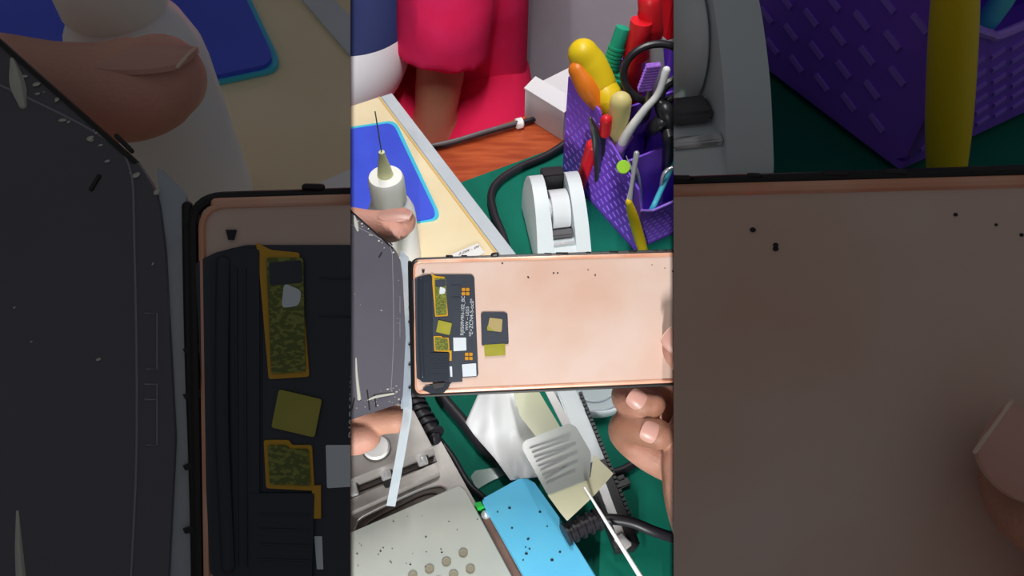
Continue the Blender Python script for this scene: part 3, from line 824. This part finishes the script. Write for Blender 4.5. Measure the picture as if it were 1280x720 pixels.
# ------------------------------------------------------------------ phone display assembly
def poly(pix, dz, th, r=0, seg=4, m=None, name=None, parent=None, bevel=0.0, **kw):
    """plate parallel to the panel, th thick behind its face"""
    pp = rounded(pix, r, seg) if r else pix
    bm = B(); prism(bm, [q(x, y, dz) for x, y in pp], FW * th, bevel)
    return obj(name, bm, m, parent, smooth=False, local_xf=False, **kw)
def panel(label, flex=True):
    t = empty('phone_panel', q(690, 490, .003), label, 'phone panel')
    XR = 888
    def ty(x): return 321.5 - (x - 520) * 0.0257       # top edge
    def by(x): return 494.5 - (x - 520) * 0.044        # bottom edge
    out = [(514, ty(514) + 6), (XR, ty(XR)), (XR, by(XR)), (516, by(516) + 1)]
    poly([(517, ty(517) + 6), (XR - 2, ty(XR) + 3), (XR - 2, by(XR) - 3), (519, by(519) - 2)], 0, .0008, [9, 9, 9, 9], 6, 'copper', 'copper_sheet', t)
    # rim: tube frame
    bm = B()
    o_ = rounded([(514, ty(514) + 3), (XR, ty(XR)), (XR, by(XR)), (517, by(517))], [12, 12, 12, 10], 8)
    P = [q(x, y, .0002) for x, y in o_]
    tube(bm, P + [P[0]], .0010, 8, 1)
    obj('rim', bm, 'black_rim', t, local_xf=False)
    bm = B()
    i_ = rounded([(517.5, ty(517) + 6), (XR - 3, ty(XR) + 3.5), (XR - 3, by(XR) - 3.5), (520, by(520) - 3)], [10, 10, 10, 9], 8)
    P = [q(x, y, -.0001) for x, y in i_]
    tube(bm, P + [P[0]], .0006, 8, 1)
    obj('inner_lip', bm, 'copper_edge', t, local_xf=False, label='orange copper lip inside the black rim')
    bm = B()
    tube(bm, [q(x, ty(x) + 4.6, .0004) for x in (524, 600, 700, 800, 884)], .0013, 10, 2, 'round')
    obj('rolled_side', bm, 'copper_edge', t, local_xf=False, label='rolled orange copper upper side wall')  # real side wall; its deeper orange stands in for the lip's reflection
    bm = B(); tube(bm, [q(x, by(x) - 4.6, .0004) for x in (528, 600, 700, 800, 884)], .0013, 10, 2, 'round')
    obj('rolled_side', bm, 'copper_edge', t, local_xf=False, label='rolled orange copper lower side wall')
    bm = B(); rb = random.Random(9)
    for k in range(9):
        x = 524 + rb.random() * 340; tube(bm, [q(x, ty(x) - .3, -.0002), q(x + rb.uniform(3, 14), ty(x) - .2, -.0004)], rb.uniform(.0004, .0008), 6, 2, 'round')
    tube(bm, [q(616, ty(616) - .5, -.0006), q(621, ty(620) - 1.2, -.0008)], .0011, 8, 2, 'round')
    obj('torn_adhesive', bm, 'black_rim', t, local_xf=False)
    bm = B()
    for px, py in ((660, 346), (692, 341), (697, 341), (735, 337), (744, 343), (744, 344.5), (628, 329), (841, 339), (815, 331), (831, 335), (661, 347)):
        ball(bm, q(px, py, 0), random.uniform(.0003, .0006), (1, 1, .6), seg=8)
    obj('specks', bm, 'ink', t, local_xf=False)['kind'] = 'stuff'
    # marks left on the copper
    if flex:
        # dark rounded shield at the left side
        poly([(515, 350), (523, 346), (535, 343), (590, 343), (593, 347), (598, 468), (596, 471), (578, 472), (578, 477), (565, 478), (563, 480), (521, 474)], -.0006, .0010, [2, 1, 1, 3, 2, 3, 2, 0, 0, 0, 0, 3], 3, 'flex', 'flex_board', t)
        fb = poly([(521, 349), (529, 344), (541, 344), (541, 478), (528, 478), (522, 472)], -.0011, .0012, 2, 3, 'flex_dark', 'flex_fold', t, bevel=.0003)
        bm = B(); tube(bm, [q(526, 350, -.0011), q(525.5, 410, -.0016), q(528, 470, -.0011)], .0012, 10, 6, 'round', .6); obj('fold_ridge', bm, 'flex_dark', fb, local_xf=False)
        poly([(536, 441), (562, 441), (561, 476), (537, 478)], -.0013, .0012, 1, 3, 'flex_dark', 'flex_tail', t)
        bm = B()
        for y in (449, 455, 461, 467): tube(bm, [q(540, y, -.00135), q(560, y + .5, -.00135)], .00016, 6, 2)
        for y in (356, 371): tube(bm, [q(564, y, -.0007), q(577, y + .3, -.0007)], .00014, 6, 2)
        for x in (531, 534.5): tube(bm, [q(x, 352, -.0012), q(x + .6, 470, -.0012)], .00022, 6, 2)
        obj('embossed_trace', bm, 'flex', t, local_xf=False)['kind'] = 'stuff'
        poly([(539, 342), (545, 345), (556, 346), (560, 395), (544, 396), (540, 350)], -.0010, .0006, 1, 2, 'orange_film', 'film_border', t)
        poly([(543, 348), (557.5, 348), (558.5, 393), (545, 394)], -.0013, .0004, 1, 2, 'olive_pcb', 'circuit_strip', t)
        poly([(550, 358), (557, 361), (556, 367), (549, 368)], -.00138, .0001, 2, 3, 'label_white', 'painted_glint', t)  # highlight on the solder painted as a pale patch
        poly([(544, 350), (557, 349), (557.3, 358), (544.6, 359)], -.00136, .0001, 1, 2, 'flex', 'dark_patch', t)
        poly([(548, 400), (565, 404), (562, 419), (545, 415)], -.0012, .0004, 1, 2, 'olive', 'tape_square', t)
        poly([(542, 420), (552, 420), (553, 422), (561, 422), (562, 440), (543, 439)], -.0010, .0006, 1, 2, 'orange_film', 'film_border', t)
        poly([(543.5, 422), (551, 422), (552, 423.5), (559.5, 423.5), (560.5, 438), (544.5, 437.5)], -.0013, .0004, 1, 2, 'olive_pcb', 'circuit_strip', t)
        poly([(561, 438), (564.5, 438), (564.5, 451), (561.5, 451)], -.0012, .0006, 0, 2, 'orange_film', 'film_border', t)
        poly([(562, 458), (565, 458), (565.5, 471), (563, 471)], -.0008, .0004, 0, 2, 'label_white', 'white_mark', t)
        for cx, cy in ((582, 364.5), (586, 445.5)):
            for dx in (-2.6, 2.6):
                for dy in (-2.6, 2.6):
                    poly([(cx + dx - 2.1, cy + dy - 2.1), (cx + dx + 2.1, cy + dy - 2.1), (cx + dx + 2.1, cy + dy + 2.1), (cx + dx - 2.1, cy + dy + 2.1)], -.0009, .0003, .8, 2, 'gold', 'gold_pad', t)
        poly([(566.5, 422), (582.5, 422), (583, 438), (567, 439)], -.0009, .0003, .5, 2, 'label_white', 'code_label', t)
        poly([(577.5, 455.5), (595, 454), (595.5, 470), (578.5, 471)], -.0009, .0003, .5, 2, 'label_white', 'code_label', t)
        s1 = q(600, 400) - q(600, 401)
        sz = .0021 / 1.0
        dn = cv(0, -1, 0); rgt = cv(-1, 0, 0)
        def tx(s, px, py, size):
            k = q(px, py, -.0008)
            text(t, s, k, cv(0.03, 1, 0), cv(-1, 0.03, 0), size, 'ink_white', off=.0)
        OLDX = XF[0]; XF[0] = Matrix.Identity(4)
        tx('RJ0509V9N-102_BCO', 578.5, 392, .0026)
        tx('WW -- LEGS', 584, 398, .0024)
        tx('*E>ZCN4-S-oc0*', 589.5, 397, .0029)
        XF[0] = OLDX
        # lower connector
        poly([(528, 487), (532, 483), (551, 480), (563, 478), (561, 484), (555, 491), (538, 492)], -.0010, .0010, .8, 2, 'flex_dark', 'lower_connector', t)
        poly([(540, 480), (556, 478.5), (554, 484), (543, 486)], -.0016, .0005, .8, 2, 'steel_pin', 'connector_shield', t)
        poly([(527, 337), (531, 337), (530, 341), (528, 341)], -.0006, .0006, 0, 2, 'ink', 'black_tab', t)
        # small pad on the right
        sp = poly([(601, 392), (603, 390), (631, 390), (634.5, 393), (636, 430), (602, 432)], -.0006, .0008, [2, 2, 3, 2, 2, 2], 3, 'flex', 'sensor_pad', t)
        poly([(612, 397), (628, 399), (627, 415), (609, 413)], -.0009, .0003, 1.5, 3, 'khaki', 'tape_square', sp)
        poly([(609, 407), (618, 414), (609, 413)], -.00095, .0001, 0, 2, 'olive', 'folded_corner', sp)
        poly([(605, 431), (631.5, 429.5), (632, 444), (606, 445.5)], -.0008, .0006, 1, 3, 'olive', 'adhesive_patch', sp)
    # stains in the copper
    return t
def gdz(px): return -(514 - px) * 0.00013
def glass(label):
    t = empty('display_glass', q(470, 510, .0), label, 'display glass')
    def gp(pix, extra, th, r, seg, m, name, parent=t, **kw):
        pp = rounded(pix, r, seg) if r else pix
        bm = B(); prism(bm, [q(x, y, gdz(x) + extra) for x, y in pp], FW * th)
        return obj(name, bm, m, parent, smooth=False, local_xf=False, **kw)
    g_ = gp([(380, 214), (438, 262), (492, 310), (500, 322), (503, 345), (507, 420), (503, 500), (495, 506), (438, 525), (380, 543)], 0, .0012, [0, 0, 3, 8, 4, 4, 8, 4, 0, 0], 5, 'screen', 'glass_sheet')
    gp([(380, 214), (438, 262), (492, 310), (490.5, 311), (438, 264.5), (380, 217)], -.0003, .0010, 0, 2, 'black_rim', 'glass_edge')
    bm = B(); tube(bm, [q(x, y, gdz(x) - .0001) for x, y in ((380, 256), (438, 280), (478, 300), (489, 312), (491, 340), (492, 420), (489, 488))], .00022, 6, 4); obj('border_line', bm, 'screen_line', t, local_xf=False)
    gp([(500, 312), (511, 322), (514, 345), (514, 490), (510, 508), (501, 512), (503, 420), (502, 345)], .0008, .0008, 2, 3, 'clear_band', 'clear_border', label='clear plastic border strip')
    for y0, y1 in ((370, 392), (398, 404), (404, 422)):
        bm = B(); tube(bm, [q(495, y0, gdz(495) - .0001), q(500, y0, gdz(500) - .0001), q(500, y1, gdz(500) - .0001), q(495.5, y1, gdz(495) - .0001)], .00018, 6, 1); obj('etched_mark', bm, 'screen_line', t, local_xf=False)
    bm = B(); rnd = random.Random(3)
    for k in range(46):
        f = rnd.random()
        if k < 18: px = 438 + f * 62; py = 266 + f * 52 + rnd.uniform(0, 9)
        elif k < 40: px = 440 + f * 62; py = 514 - f * 20 + rnd.uniform(-14, 6)
        else: px, py = rnd.uniform(440, 500), rnd.uniform(330, 500)
        ball(bm, q(px, py, gdz(px) - .0001), rnd.choice((.0002, .00025, .0003, .0005)), (rnd.uniform(.6, 1.6), rnd.uniform(.6, 1.8), .4), seg=8)
    tube(bm, [q(445, 448, gdz(445)), q(446, 470, gdz(445)), q(449, 498, gdz(449))], [.0004, .0007, .0011], 8, 4, 'round')
    tube(bm, [q(443, 270, gdz(443)), q(445, 280, gdz(445)), q(447, 288, gdz(447))], [.0004, .0012, .0006], 8, 4, 'round')
    tube(bm, [q(460, 500, gdz(460)), q(470, 496, gdz(465)), q(492, 492, gdz(490))], [.0004, .0007, .0006], 8, 4, 'round')
    obj('glue_residue', bm, 'residue', t, local_xf=False)['kind'] = 'stuff'
    bm = B()
    for px, py, px2, py2 in ((477, 316, 474, 321), (450, 500, 447, 472), (462, 512, 459, 488), (470, 508, 468, 494), (484, 300, 490, 306), (440, 512, 443, 498)):
        tube(bm, [q(px, py, gdz(px) - .0001), q(px2, py2, gdz(px2) - .0001)], .0004, 6, 3, 'round')
    obj('black_residue', bm, 'residue_dark', t, local_xf=False)['kind'] = 'stuff'
    # dark hinge strip between glass and panel
    bm = B(); tube(bm, [q(512, 328, .0006), q(513, 380, .0004), q(515, 440, .0004), q(516, 492, .0006)], .0010, 10, 6, 'round', .8); obj('dark_flex_edge', bm, 'black_rim', t, local_xf=False)
    for y in (333, 384, 402, 430, 455, 484):
        bm = B(); prism(bm, [q(510, y, -.0004), q(517, y - 2, -.0004), q(517, y + 1.4, -.0004), q(511, y + 2, -.0004)], FW * .0006); obj('torn_tab', bm, 'black_rim', t, local_xf=False, smooth=False)
    return t
def nail(parent, px, py, dz, tipdir, nrm_, ln, wd_):
    c = q(px, py, dz)
    y = tipdir.normalized(); z = nrm_.normalized(); z = (z - y * z.dot(y)).normalized(); x = y.cross(z)
    def surf(u, v, off):
        a = u * 0.95
        return c + x * (math.sin(a) * wd_ * .62) + y * (v * ln * .5) + z * ((math.cos(a) - 1) * wd_ * .55 - v * v * ln * .06 + off)
    bm = B(); N = 12
    ring = []
    A = []; Bq = []
    for i in range(-N, N + 1):
        rowA = []; rowB = []
        for j in range(-N, N + 1):
            u, v = i / N, j / N
            s_u = u * math.sqrt(1 - v * v * .42); s_v = v * math.sqrt(1 - u * u * .42)
            rowA.append(bm.verts.new(surf(s_u, s_v, .0003))); rowB.append(bm.verts.new(surf(s_u, s_v, -.0006)))
        A.append(rowA); Bq.append(rowB)
    n_ = 2 * N + 1
    for i in range(n_ - 1):
        for j in range(n_ - 1):
            bm.faces.new([A[i][j], A[i + 1][j], A[i + 1][j + 1], A[i][j + 1]])
            bm.faces.new([Bq[i][j], Bq[i][j + 1], Bq[i + 1][j + 1], Bq[i + 1][j]])
    ring = [(i, 0) for i in range(n_)] + [(n_ - 1, j) for j in range(1, n_)] + [(i, n_ - 1) for i in range(n_ - 2, -1, -1)] + [(0, j) for j in range(n_ - 2, 0, -1)]
    for (a, b), (e, f) in zip(ring, ring[1:] + ring[:1]):
        bm.faces.new([A[a][b], Bq[a][b], Bq[e][f], A[e][f]])
    nl = obj('fingernail', bm, 'nail', parent, local_xf=False)
    bm = B()
    tube(bm, [surf(u * .78, .94 - u * u * .14, .0001) for u in (-1, -.5, 0, .5, 1)], .00035, 8, 3, 'round')
    obj('nail_edge', bm, 'nail_tip', nl, local_xf=False)
PXM = Z0 / FOC
def fing(bm, pts, seg=20, sx=1.0):
    tube(bm, [q(x, y, z) for x, y, z, r in pts], [r * PXM for x, y, z, r in pts], seg, 8, 'round', sx)
def crease(parent, pts, r=.00025):
    bm = B(); tube(bm, [q(*p) for p in pts], r, 6, 6, 'round'); obj('skin_crease', bm, 'crease', parent, local_xf=False)
def left_hand(label, all_fingers=True):
    t = empty('person', q(400, 560, .03), label, 'person')
    bm = B()
    # thumb over the top edge
    fing(bm, [(345, 350, .030, 34), (372, 300, .022, 27), (405, 276, .015, 21), (435, 276, .0135, 18.5), (462, 281, .0125, 19.5), (484, 283, .012, 21.5), (497, 279.5, .012, 21), (502, 277, .012, 18.5)])
    # palm behind the glass
    fing(bm, [(330, 330, .040, 36), (325, 420, .045, 44), (330, 520, .045, 40), (250, 520, .06, 48), (120, 620, .09, 52)])
    fing(bm, [(330, 480, .040, 30), (370, 515, .030, 23), (410, 538, .020, 22), (440, 547, .016, 23), (456, 545, .015, 21)])
    fing(bm, [(335, 440, .042, 30), (380, 480, .036, 23), (430, 510, .024, 21), (465, 524, .018, 19), (494, 524, .016, 18.5)])
    fing(bm, [(330, 510, .050, 28), (360, 560, .040, 20), (390, 580, .03, 18), (410, 585, .026, 16)])
    fing(bm, [(330, 390, .050, 30), (385, 430, .046, 22), (430, 470, .036, 20), (470, 480, .03, 18)])
    h = obj('hand', bm, 'skin_pale', t, local_xf=False); remesh(h, .0009, 5)
    nail(t, 493, 264.5, .0062, cv(.99, .02, 0), cv(0, .84, .54), .0200, .0120)
    return t
def right_hand(label, all_fingers=True):
    t = empty('person', q(860, 640, .02), label, 'person')
    bm = B()
    # thumb in front of the copper
    fing(bm, [(900, 600, -.002, 38), (905, 540, -.016, 32), (885, 475, -.017, 25), (871, 455, -.0125, 22), (855, 443, -.0105, 23), (848, 433, -.0100, 21), (846, 428, -.0100, 18)])
    # palm and wrist
    fing(bm, [(872, 520, .016, 30), (868, 560, .012, 42), (882, 610, .010, 55), (905, 680, .012, 58), (950, 800, .02, 60)])
    # index and middle fingertips curled under the panel
    fing(bm, [(880, 500, .035, 26), (830, 480, .038, 22), (788, 488, .028, 20), (784, 500, .016, 19), (800, 504, .010, 20.5), (815, 505, .009, 17.5)])
    fing(bm, [(880, 590, .028, 34), (820, 570, .032, 26), (785, 545, .026, 23), (783, 532, .016, 21), (800, 536, .010, 21), (822, 543, .007, 20)])
    fing(bm, [(880, 540, .04, 30), (846, 500, .044, 22), (820, 520, .04, 20)])
    h = obj('hand', bm, 'skin_brown', t, local_xf=False); remesh(h, .0009, 5)
    nail(t, 797, 500, .0008, cv(.80, -.6, 0), cv(-.1, .1, 1), .0115, .0110)
    nail(t, 814, 541, -.0013, cv(.90, -.4, 0), cv(0, .05, 1), .0115, .0115)
    nail(t, 845, 425, -.0190, cv(-.70, .7, 0), cv(.05, .3, .9), .0140, .0125)
    return t
panel('copper backed phone panel with black flex board held up in the bright middle')
glass('grey phone display glass held on edge in the bright middle')
left_hand('left hand gripping the grey display glass in the bright middle')
right_hand('right hand with curled fingertips holding the copper panel in the bright middle')
# hanging translucent adhesive strip
bm = B()
pp = [(501, 478, .004), (504, 510, .008), (499, 545, .012), (491, 590, .03), (483, 632, .05)]
P1 = spline([q(x, y, z) for x, y, z in pp], 6); P2 = spline([q(x + 11, y + 1, z) for x, y, z in pp], 6)
sheet(bm, [[a, b] for a, b in zip(P1, P2)], .0003)
mat('strip_film', (214, 226, 236), 0.2, alpha=0.55, spec=0.6)
tag(obj('adhesive_strip', bm, 'strip_film'), 'translucent bluish adhesive strip hanging from the display glass over the steel fixture', 'strip')

# ------------------------------------------------------------------ people behind the bench
def person_red():
    t = empty('person', (-.03, 1.02, -.74), 'person in a red shirt and red shorts seated behind the bench with one arm down', 'person')
    def W(px, py, y):      # pixel ray at world distance y
        d = ray(px, py); return CAM + d * (y / d.y)
    sh = W(572, -190, .93); el = W(552, 70, .90); wr = W(540, 185, .86); hd = W(540, 235, .86)
    bm = B()
    tube(bm, [sh, sh.lerp(el, .5), el, wr, hd], [.045, .042, .034, .026, .03], 24, 8, 'round')
    tube(bm, [(-.06, 1.03, -.24), (-.06, 1.03, 0), (-.05, 1.02, .28)], [.075, .08, .075], 24, 8, 'round')
    tube(bm, [(-.03, 1.02, .28), (-.03, 1.01, .40)], [.045, .045], 20, 6, 'round')
    ball(bm, (-.03, 1.0, .50), .1, (.76, .92, 1.15)); ball(bm, (-.03, .905, .49), .014, (.8, 1, 1.6)); ball(bm, (-.105, 1.0, .49), .02, (.4, 1, 1.4)); ball(bm, (.045, 1.0, .49), .02, (.4, 1, 1.4))
    tube(bm, [(-.0, 1.08, .24), (.01, 1.13, .2), (.0, 1.13, .02), (-.02, 1.08, -.16)], [.05, .045, .035, .03], 20, 8, 'round')
    for s in (-1, 1):
        x0 = -.10 + s * .045
        tube(bm, [(x0, 1.05, -.25), (x0 + s * .02, .84, -.24), (x0 + s * .02, .80, -.32), (x0 + s * .02, .84, -.68)], [.065, .052, .046, .034], 20, 8, 'round')
        tube(bm, [(x0 + s * .02, .84, -.71), (x0 + s * .02, .72, -.72)], [.028, .02], 16, 6, 'round')
    b_ = obj('body', bm, 'skin_arm', t); remesh(b_, .007, 5)
    bm = B()   # polo shirt with sleeve
    tube(bm, [(-.07, 1.03, -.26), (-.07, 1.03, -.1), (-.07, 1.03, .1), (-.04, 1.03, .28), (-.03, 1.02, .33)], [.092, .094, .098, .105, .07], 32, 8, 'round')
    e1 = el.lerp(sh, .02)
    tube(bm, [sh, sh.lerp(e1, .5), e1.lerp(sh, .15), e1], [.062, .062, .060, .061], 28, 8)
    tube(bm, [(0, 1.08, .26), (.01, 1.12, .2), (.0, 1.13, .08)], [.066, .06, .056], 24, 8)
    s_ = obj('shirt', bm, 'shirt_red', t); remesh(s_, .006, 4)
    bm = B()
    for s in (-1, 1):
        x0 = -.10 + s * .045
        tube(bm, [(x0, 1.06, -.25), (x0 + s * .015, .93, -.245), (x0 + s * .02, .86, -.25), (x0 + s * .02, .79, -.28), (x0 + s * .02, .785, -.35)], [.085, .078, .074, .074, .066], 24, 8)
    s_ = obj('shorts', bm, 'shorts_red', t); remesh(s_, .006, 4)
    bm = B(); ball(bm, (-.03, 1.025, .55), .1, (.84, .95, .9)); obj('hair', bm, 'hair', t)
person_red()
def person_band():
    t = empty('person', (-.27, 1.1, -.74), 'person in a white and navy banded shirt at the left behind the bench', 'person')
    bm = B()
    tube(bm, [(-.27, 1.12, -.24), (-.26, 1.11, 0), (-.27, 1.1, .28), (-.27, 1.09, .40)], [.085, .09, .085, .045], 24, 8, 'round')
    ball(bm, (-.27, 1.08, .50), .1, (.76, .92, 1.15)); ball(bm, (-.27, .985, .49), .014, (.8, 1, 1.6))
    tube(bm, [(-.2, 1.1, .22), (-.182, 1.01, .02), (-.205, .88, -.12), (-.28, .82, -.14)], [.045, .04, .03, .028], 20, 8, 'round')
    for s in (-1, 1):
        x0 = -.28 + s * .07
        tube(bm, [(x0, 1.12, -.25), (x0, .92, -.24), (x0, .88, -.30), (x0, .92, -.68)], [.075, .06, .052, .034], 20, 8, 'round')
        tube(bm, [(x0, .92, -.71), (x0, .82, -.72)], [.028, .02], 16, 6, 'round')
    b_ = obj('body', bm, 'skin_arm', t); remesh(b_, .007, 5)
    bm = B()
    tube(bm, [(-.27, 1.12, -.26), (-.26, 1.11, -.1), (-.27, 1.11, .1), (-.27, 1.11, .28), (-.27, 1.1, .33)], [.115, .11, .12, .125, .07], 32, 8, 'round')
    tube(bm, [(-.2, 1.1, .24), (-.182, 1.03, .04), (-.19, .90, -.10), (-.26, .83, -.13)], [.066, .062, .056, .05], 28, 8)
    s_ = obj('shirt', bm, 'shirt_band', t); remesh(s_, .006, 4)
    LOCZ = -.74
    el = BAND.elements
    def zf(z): return (z + .74 - 0) / 1.2
    el[0].position = 0; el[0].color = lin((236, 238, 244))
    el[1].position = zf(-.07); el[1].color = lin((38, 50, 104))
    for z, c in ((-.02, (236, 238, 244)), (.01, (240, 60, 110)), (.04, (38, 50, 104)), (.12, (236, 238, 244)), (.2, (38, 50, 104))):
        e = el.new(zf(z)); e.color = lin(c)
    mr.inputs['From Max'].default_value = 1.2
    bm = B()
    for s in (-1, 1):
        x0 = -.28 + s * .07
        tube(bm, [(x0, 1.13, -.25), (x0, .98, -.245), (x0, .90, -.25), (x0, .91, -.4), (x0, .93, -.66)], [.09, .084, .08, .065, .05], 24, 8)
    s_ = obj('trousers', bm, 'trouser', t); remesh(s_, .006, 4)
    bm = B(); ball(bm, (-.27, 1.105, .55), .1, (.84, .95, .9)); obj('hair', bm, 'hair', t)
person_band()
def stool(x, y, label):
    t = empty('stool', (x, y, -.74), label, 'stool')
    bm = B(); lathe(bm, [(.10, .34), (.11, .35), (.11, .385), (.10, .39), (0, .39)], (x, y, -.74), seg=36); obj('seat', bm, 'black_plastic', t)
    for k in range(4):
        a = PI / 4 + k * PI / 2
        bm = B(); tube(bm, [(x + .08 * math.cos(a), y + .08 * math.sin(a), -.395), (x + .10 * math.cos(a), y + .10 * math.sin(a), -.74 + .002)], .012, 12, 3); obj('leg', bm, 'steel_pin', t)
stool(-.06, 1.06, 'round stool under the person in the red shirt')
stool(-.27, 1.16, 'round stool under the person in the banded shirt')

# ------------------------------------------------------------------ the dim raised shelves left and right
def side_on(px, py, z=0.0):
    return on(*mp(px, py), z)
def sim(A, Bp, h=0.0, z=SHELF):
    """rigid move with a small size change taking two bench points to the shelf"""
    a, b = on(*A, .0026 + h), on(*Bp, .0026 + h); c, d = side_on(*A, z + h), side_on(*Bp, z + h)
    a.z = b.z = .0026; c.z = d.z = z
    u, v = (b - a), (d - c)
    s = v.length / u.length; ang = math.atan2(v.y, v.x) - math.atan2(u.y, u.x)
    print('SIM', A, 'scale', round(s, 3), 'rot', round(math.degrees(ang), 1))
    return Matrix.Translation(c) @ Matrix.Rotation(ang, 4, 'Z') @ Matrix.Scale(s, 4) @ Matrix.Translation(-a)
def shelf(pixs, m, label, th, name, side):
    tops = [on(x, y, SHELF - .0026) for x, y in pixs]
    t = empty(name, (sum(p.x for p in tops) / 4, sum(p.y for p in tops) / 4, .003), label, 'shelf')
    bm = B(); a = [bm.verts.new(p) for p in tops]
    b = [bm.verts.new(p + (p - CAM).normalized() * th) for p in tops]      # bevelled inner edge
    bm.faces.new(a); bm.faces.new(list(reversed(b)))
    for i in range(4): bm.faces.new([a[(i + 1) % 4], a[i], b[i], b[(i + 1) % 4]])
    obj('shelf_board', bm, m, t, smooth=False)
    c = Vector(t.location)
    for i in range(4):
        px_ = (-130 if i % 2 else -300) if side == 'L' else (1410 if i % 2 else 1580)
        p = on(px_, 250 if i < 2 else 420, SHELF)
        zf_ = .0026
        bm = B(); box(bm, (p.x, p.y, (SHELF - th * .6 - .004 + zf_) / 2), (.008, .008, SHELF - th * .6 - .004 - zf_), bevel=.001); obj('shelf_leg', bm, 'steel_pin', t)
    return t
shelf([(-380, -60), (C0, -60), (C0, 760), (-380, 760)], 'cream', 'dim cream shelf at the left carrying the blue mat', .006, 'raised_shelf', 'L')
shelf([(C1, -60), (1660, -60), (1660, 760), (C1, 760)], 'mat_green', 'dim green topped shelf at the right carrying the purple organizer', .006, 'raised_shelf', 'R')
K.side = 'L'
blue_mat([(380, 160), (491, 153), (547, 271), (380, 306)], SHELF + .0006, 'dim blue silicone mat with cyan edge at the upper left', side_on, .003)
bm = B(); prism(bm, [side_on(x, y, SHELF - .0014) for x, y in ((552, 240), (560, 236), (640, 318), (622, 322))], Vector((0, 0, -.001)))
tag(obj('edge_strip', bm, 'cream_edge', smooth=False), 'dim grey strip on the cream shelf at the upper left', 'strip')
bm = B(); prism(bm, [side_on(x, y, SHELF - .0014) for x, y in ((558, 321), (597, 304), (606, 316), (575, 330))], Vector((0, 0, -.0008)))
tag(obj('paper_slip', bm, 'white', smooth=False), 'dim white paper slip above the large dark flex board at the left', 'paper')
pb, ps = on(477, 190, BZ + .1145), side_on(484, 250, SHELF + .055)
XF[0] = Matrix.Translation((ps.x, ps.y, SHELF)) @ Matrix.Scale(.8, 4) @ Matrix.Translation((-pb.x, -pb.y, -BZ))
bottle('dim white bottle behind the large thumb at the upper left')
XF[0] = Matrix.Identity(4)
panel('large dim copper phone panel with flex board at the left')
glass('large dim grey display glass filling the left side')
left_hand('large dim thumb over the display glass at the upper left')
K.side = 'R'
XF[0] = sim((793, 305), (842, 292), .004)
organizer('large dim purple organizer at the upper right', .037)
yellow_tool('large dim yellow tool in front of the purple organizer at the upper right')
cyan_tool('large dim light blue stick in the organizer at the upper right')
XF[0] = sim((683, 290), (735, 290), .018)
dispenser('large dim white tape dispenser cut off at the upper right')
XF[0] = Matrix.Identity(4)
panel('large dim plain copper panel filling the lower right', flex=False)
right_hand('large dim thumb at the right edge on the plain copper panel')
K.side = None

# end the side things at the divider columns
bpy.context.view_layer.update()
dg = bpy.context.evaluated_depsgraph_get()
def wedge(col):
    p = (RT * FOC - FW * (col - 640)).normalized()      # plane through the camera line, normal towards +x
    return p
for o, side in SIDE_MESHES:
    if o.modifiers:
        me = bpy.data.meshes.new_from_object(o.evaluated_get(dg)); mm = list(o.data.materials)
        o.modifiers.clear(); o.data = me
        for p in me.polygons: p.use_smooth = True
    nrm_ = wedge(C0 if side == 'L' else C1)
    off = LOC[o.name] if o.name in LOC else o.matrix_world.translation
    off = o.matrix_world.translation
    co = CAM - off
    bm = B(); bm.from_mesh(o.data)
    inside = [(v.co + off - CAM).dot(nrm_) * (1 if side == 'L' else -1) for v in bm.verts]
    if max(inside) > 0:
        if min(inside) >= 0:
            bm.free(); bpy.data.objects.remove(o); continue
        bmesh.ops.bisect_plane(bm, geom=list(bm.verts) + list(bm.edges) + list(bm.faces), dist=1e-7, plane_co=co, plane_no=nrm_, clear_outer=(side == 'L'), clear_inner=(side == 'R'))
        be = [e for e in bm.edges if e.is_boundary]
        if be: bmesh.ops.holes_fill(bm, edges=be, sides=0)
        bm.to_mesh(o.data)
    bm.free()

# ------------------------------------------------------------------ two added strip lights, out of view above and below the camera
zs = .05
a, b = (C0 - 640) / FOC * zs, (C1 - 640) / FOC * zs
def added_strip(ta, tb, pa, pb, label):
    t = empty('added_strip', CAM + UP * (ta + tb) / 2, label, 'lamp')
    def added_plate(x0, x1, z, t0, t1, name):
        bm = B(); prism(bm, [CAM + RT * x + UP * t_ + FW * z for x, t_ in ((x0, t0), (x1, t0), (x1, t1), (x0, t1))], FW * .0008)
        obj(name, bm, 'added_strip_black', t, smooth=False)
    added_plate(-.11, a, zs, pa, pb, 'added_light_mask')  # plates added to keep the strip's light off the side bays
    added_plate(b, .11, zs, pa, pb, 'added_light_mask')
    added_plate(-.012, .012, -.012, ta - .01, tb + .01, 'added_strip_back')
added_strip(T0, T1, .20, T1 + .05, 'long added strip light with masking plates, out of view above the bench')
added_strip(T2, T3, T2 - .02, -.19, 'shorter added strip light with masking plates, out of view at the near side')
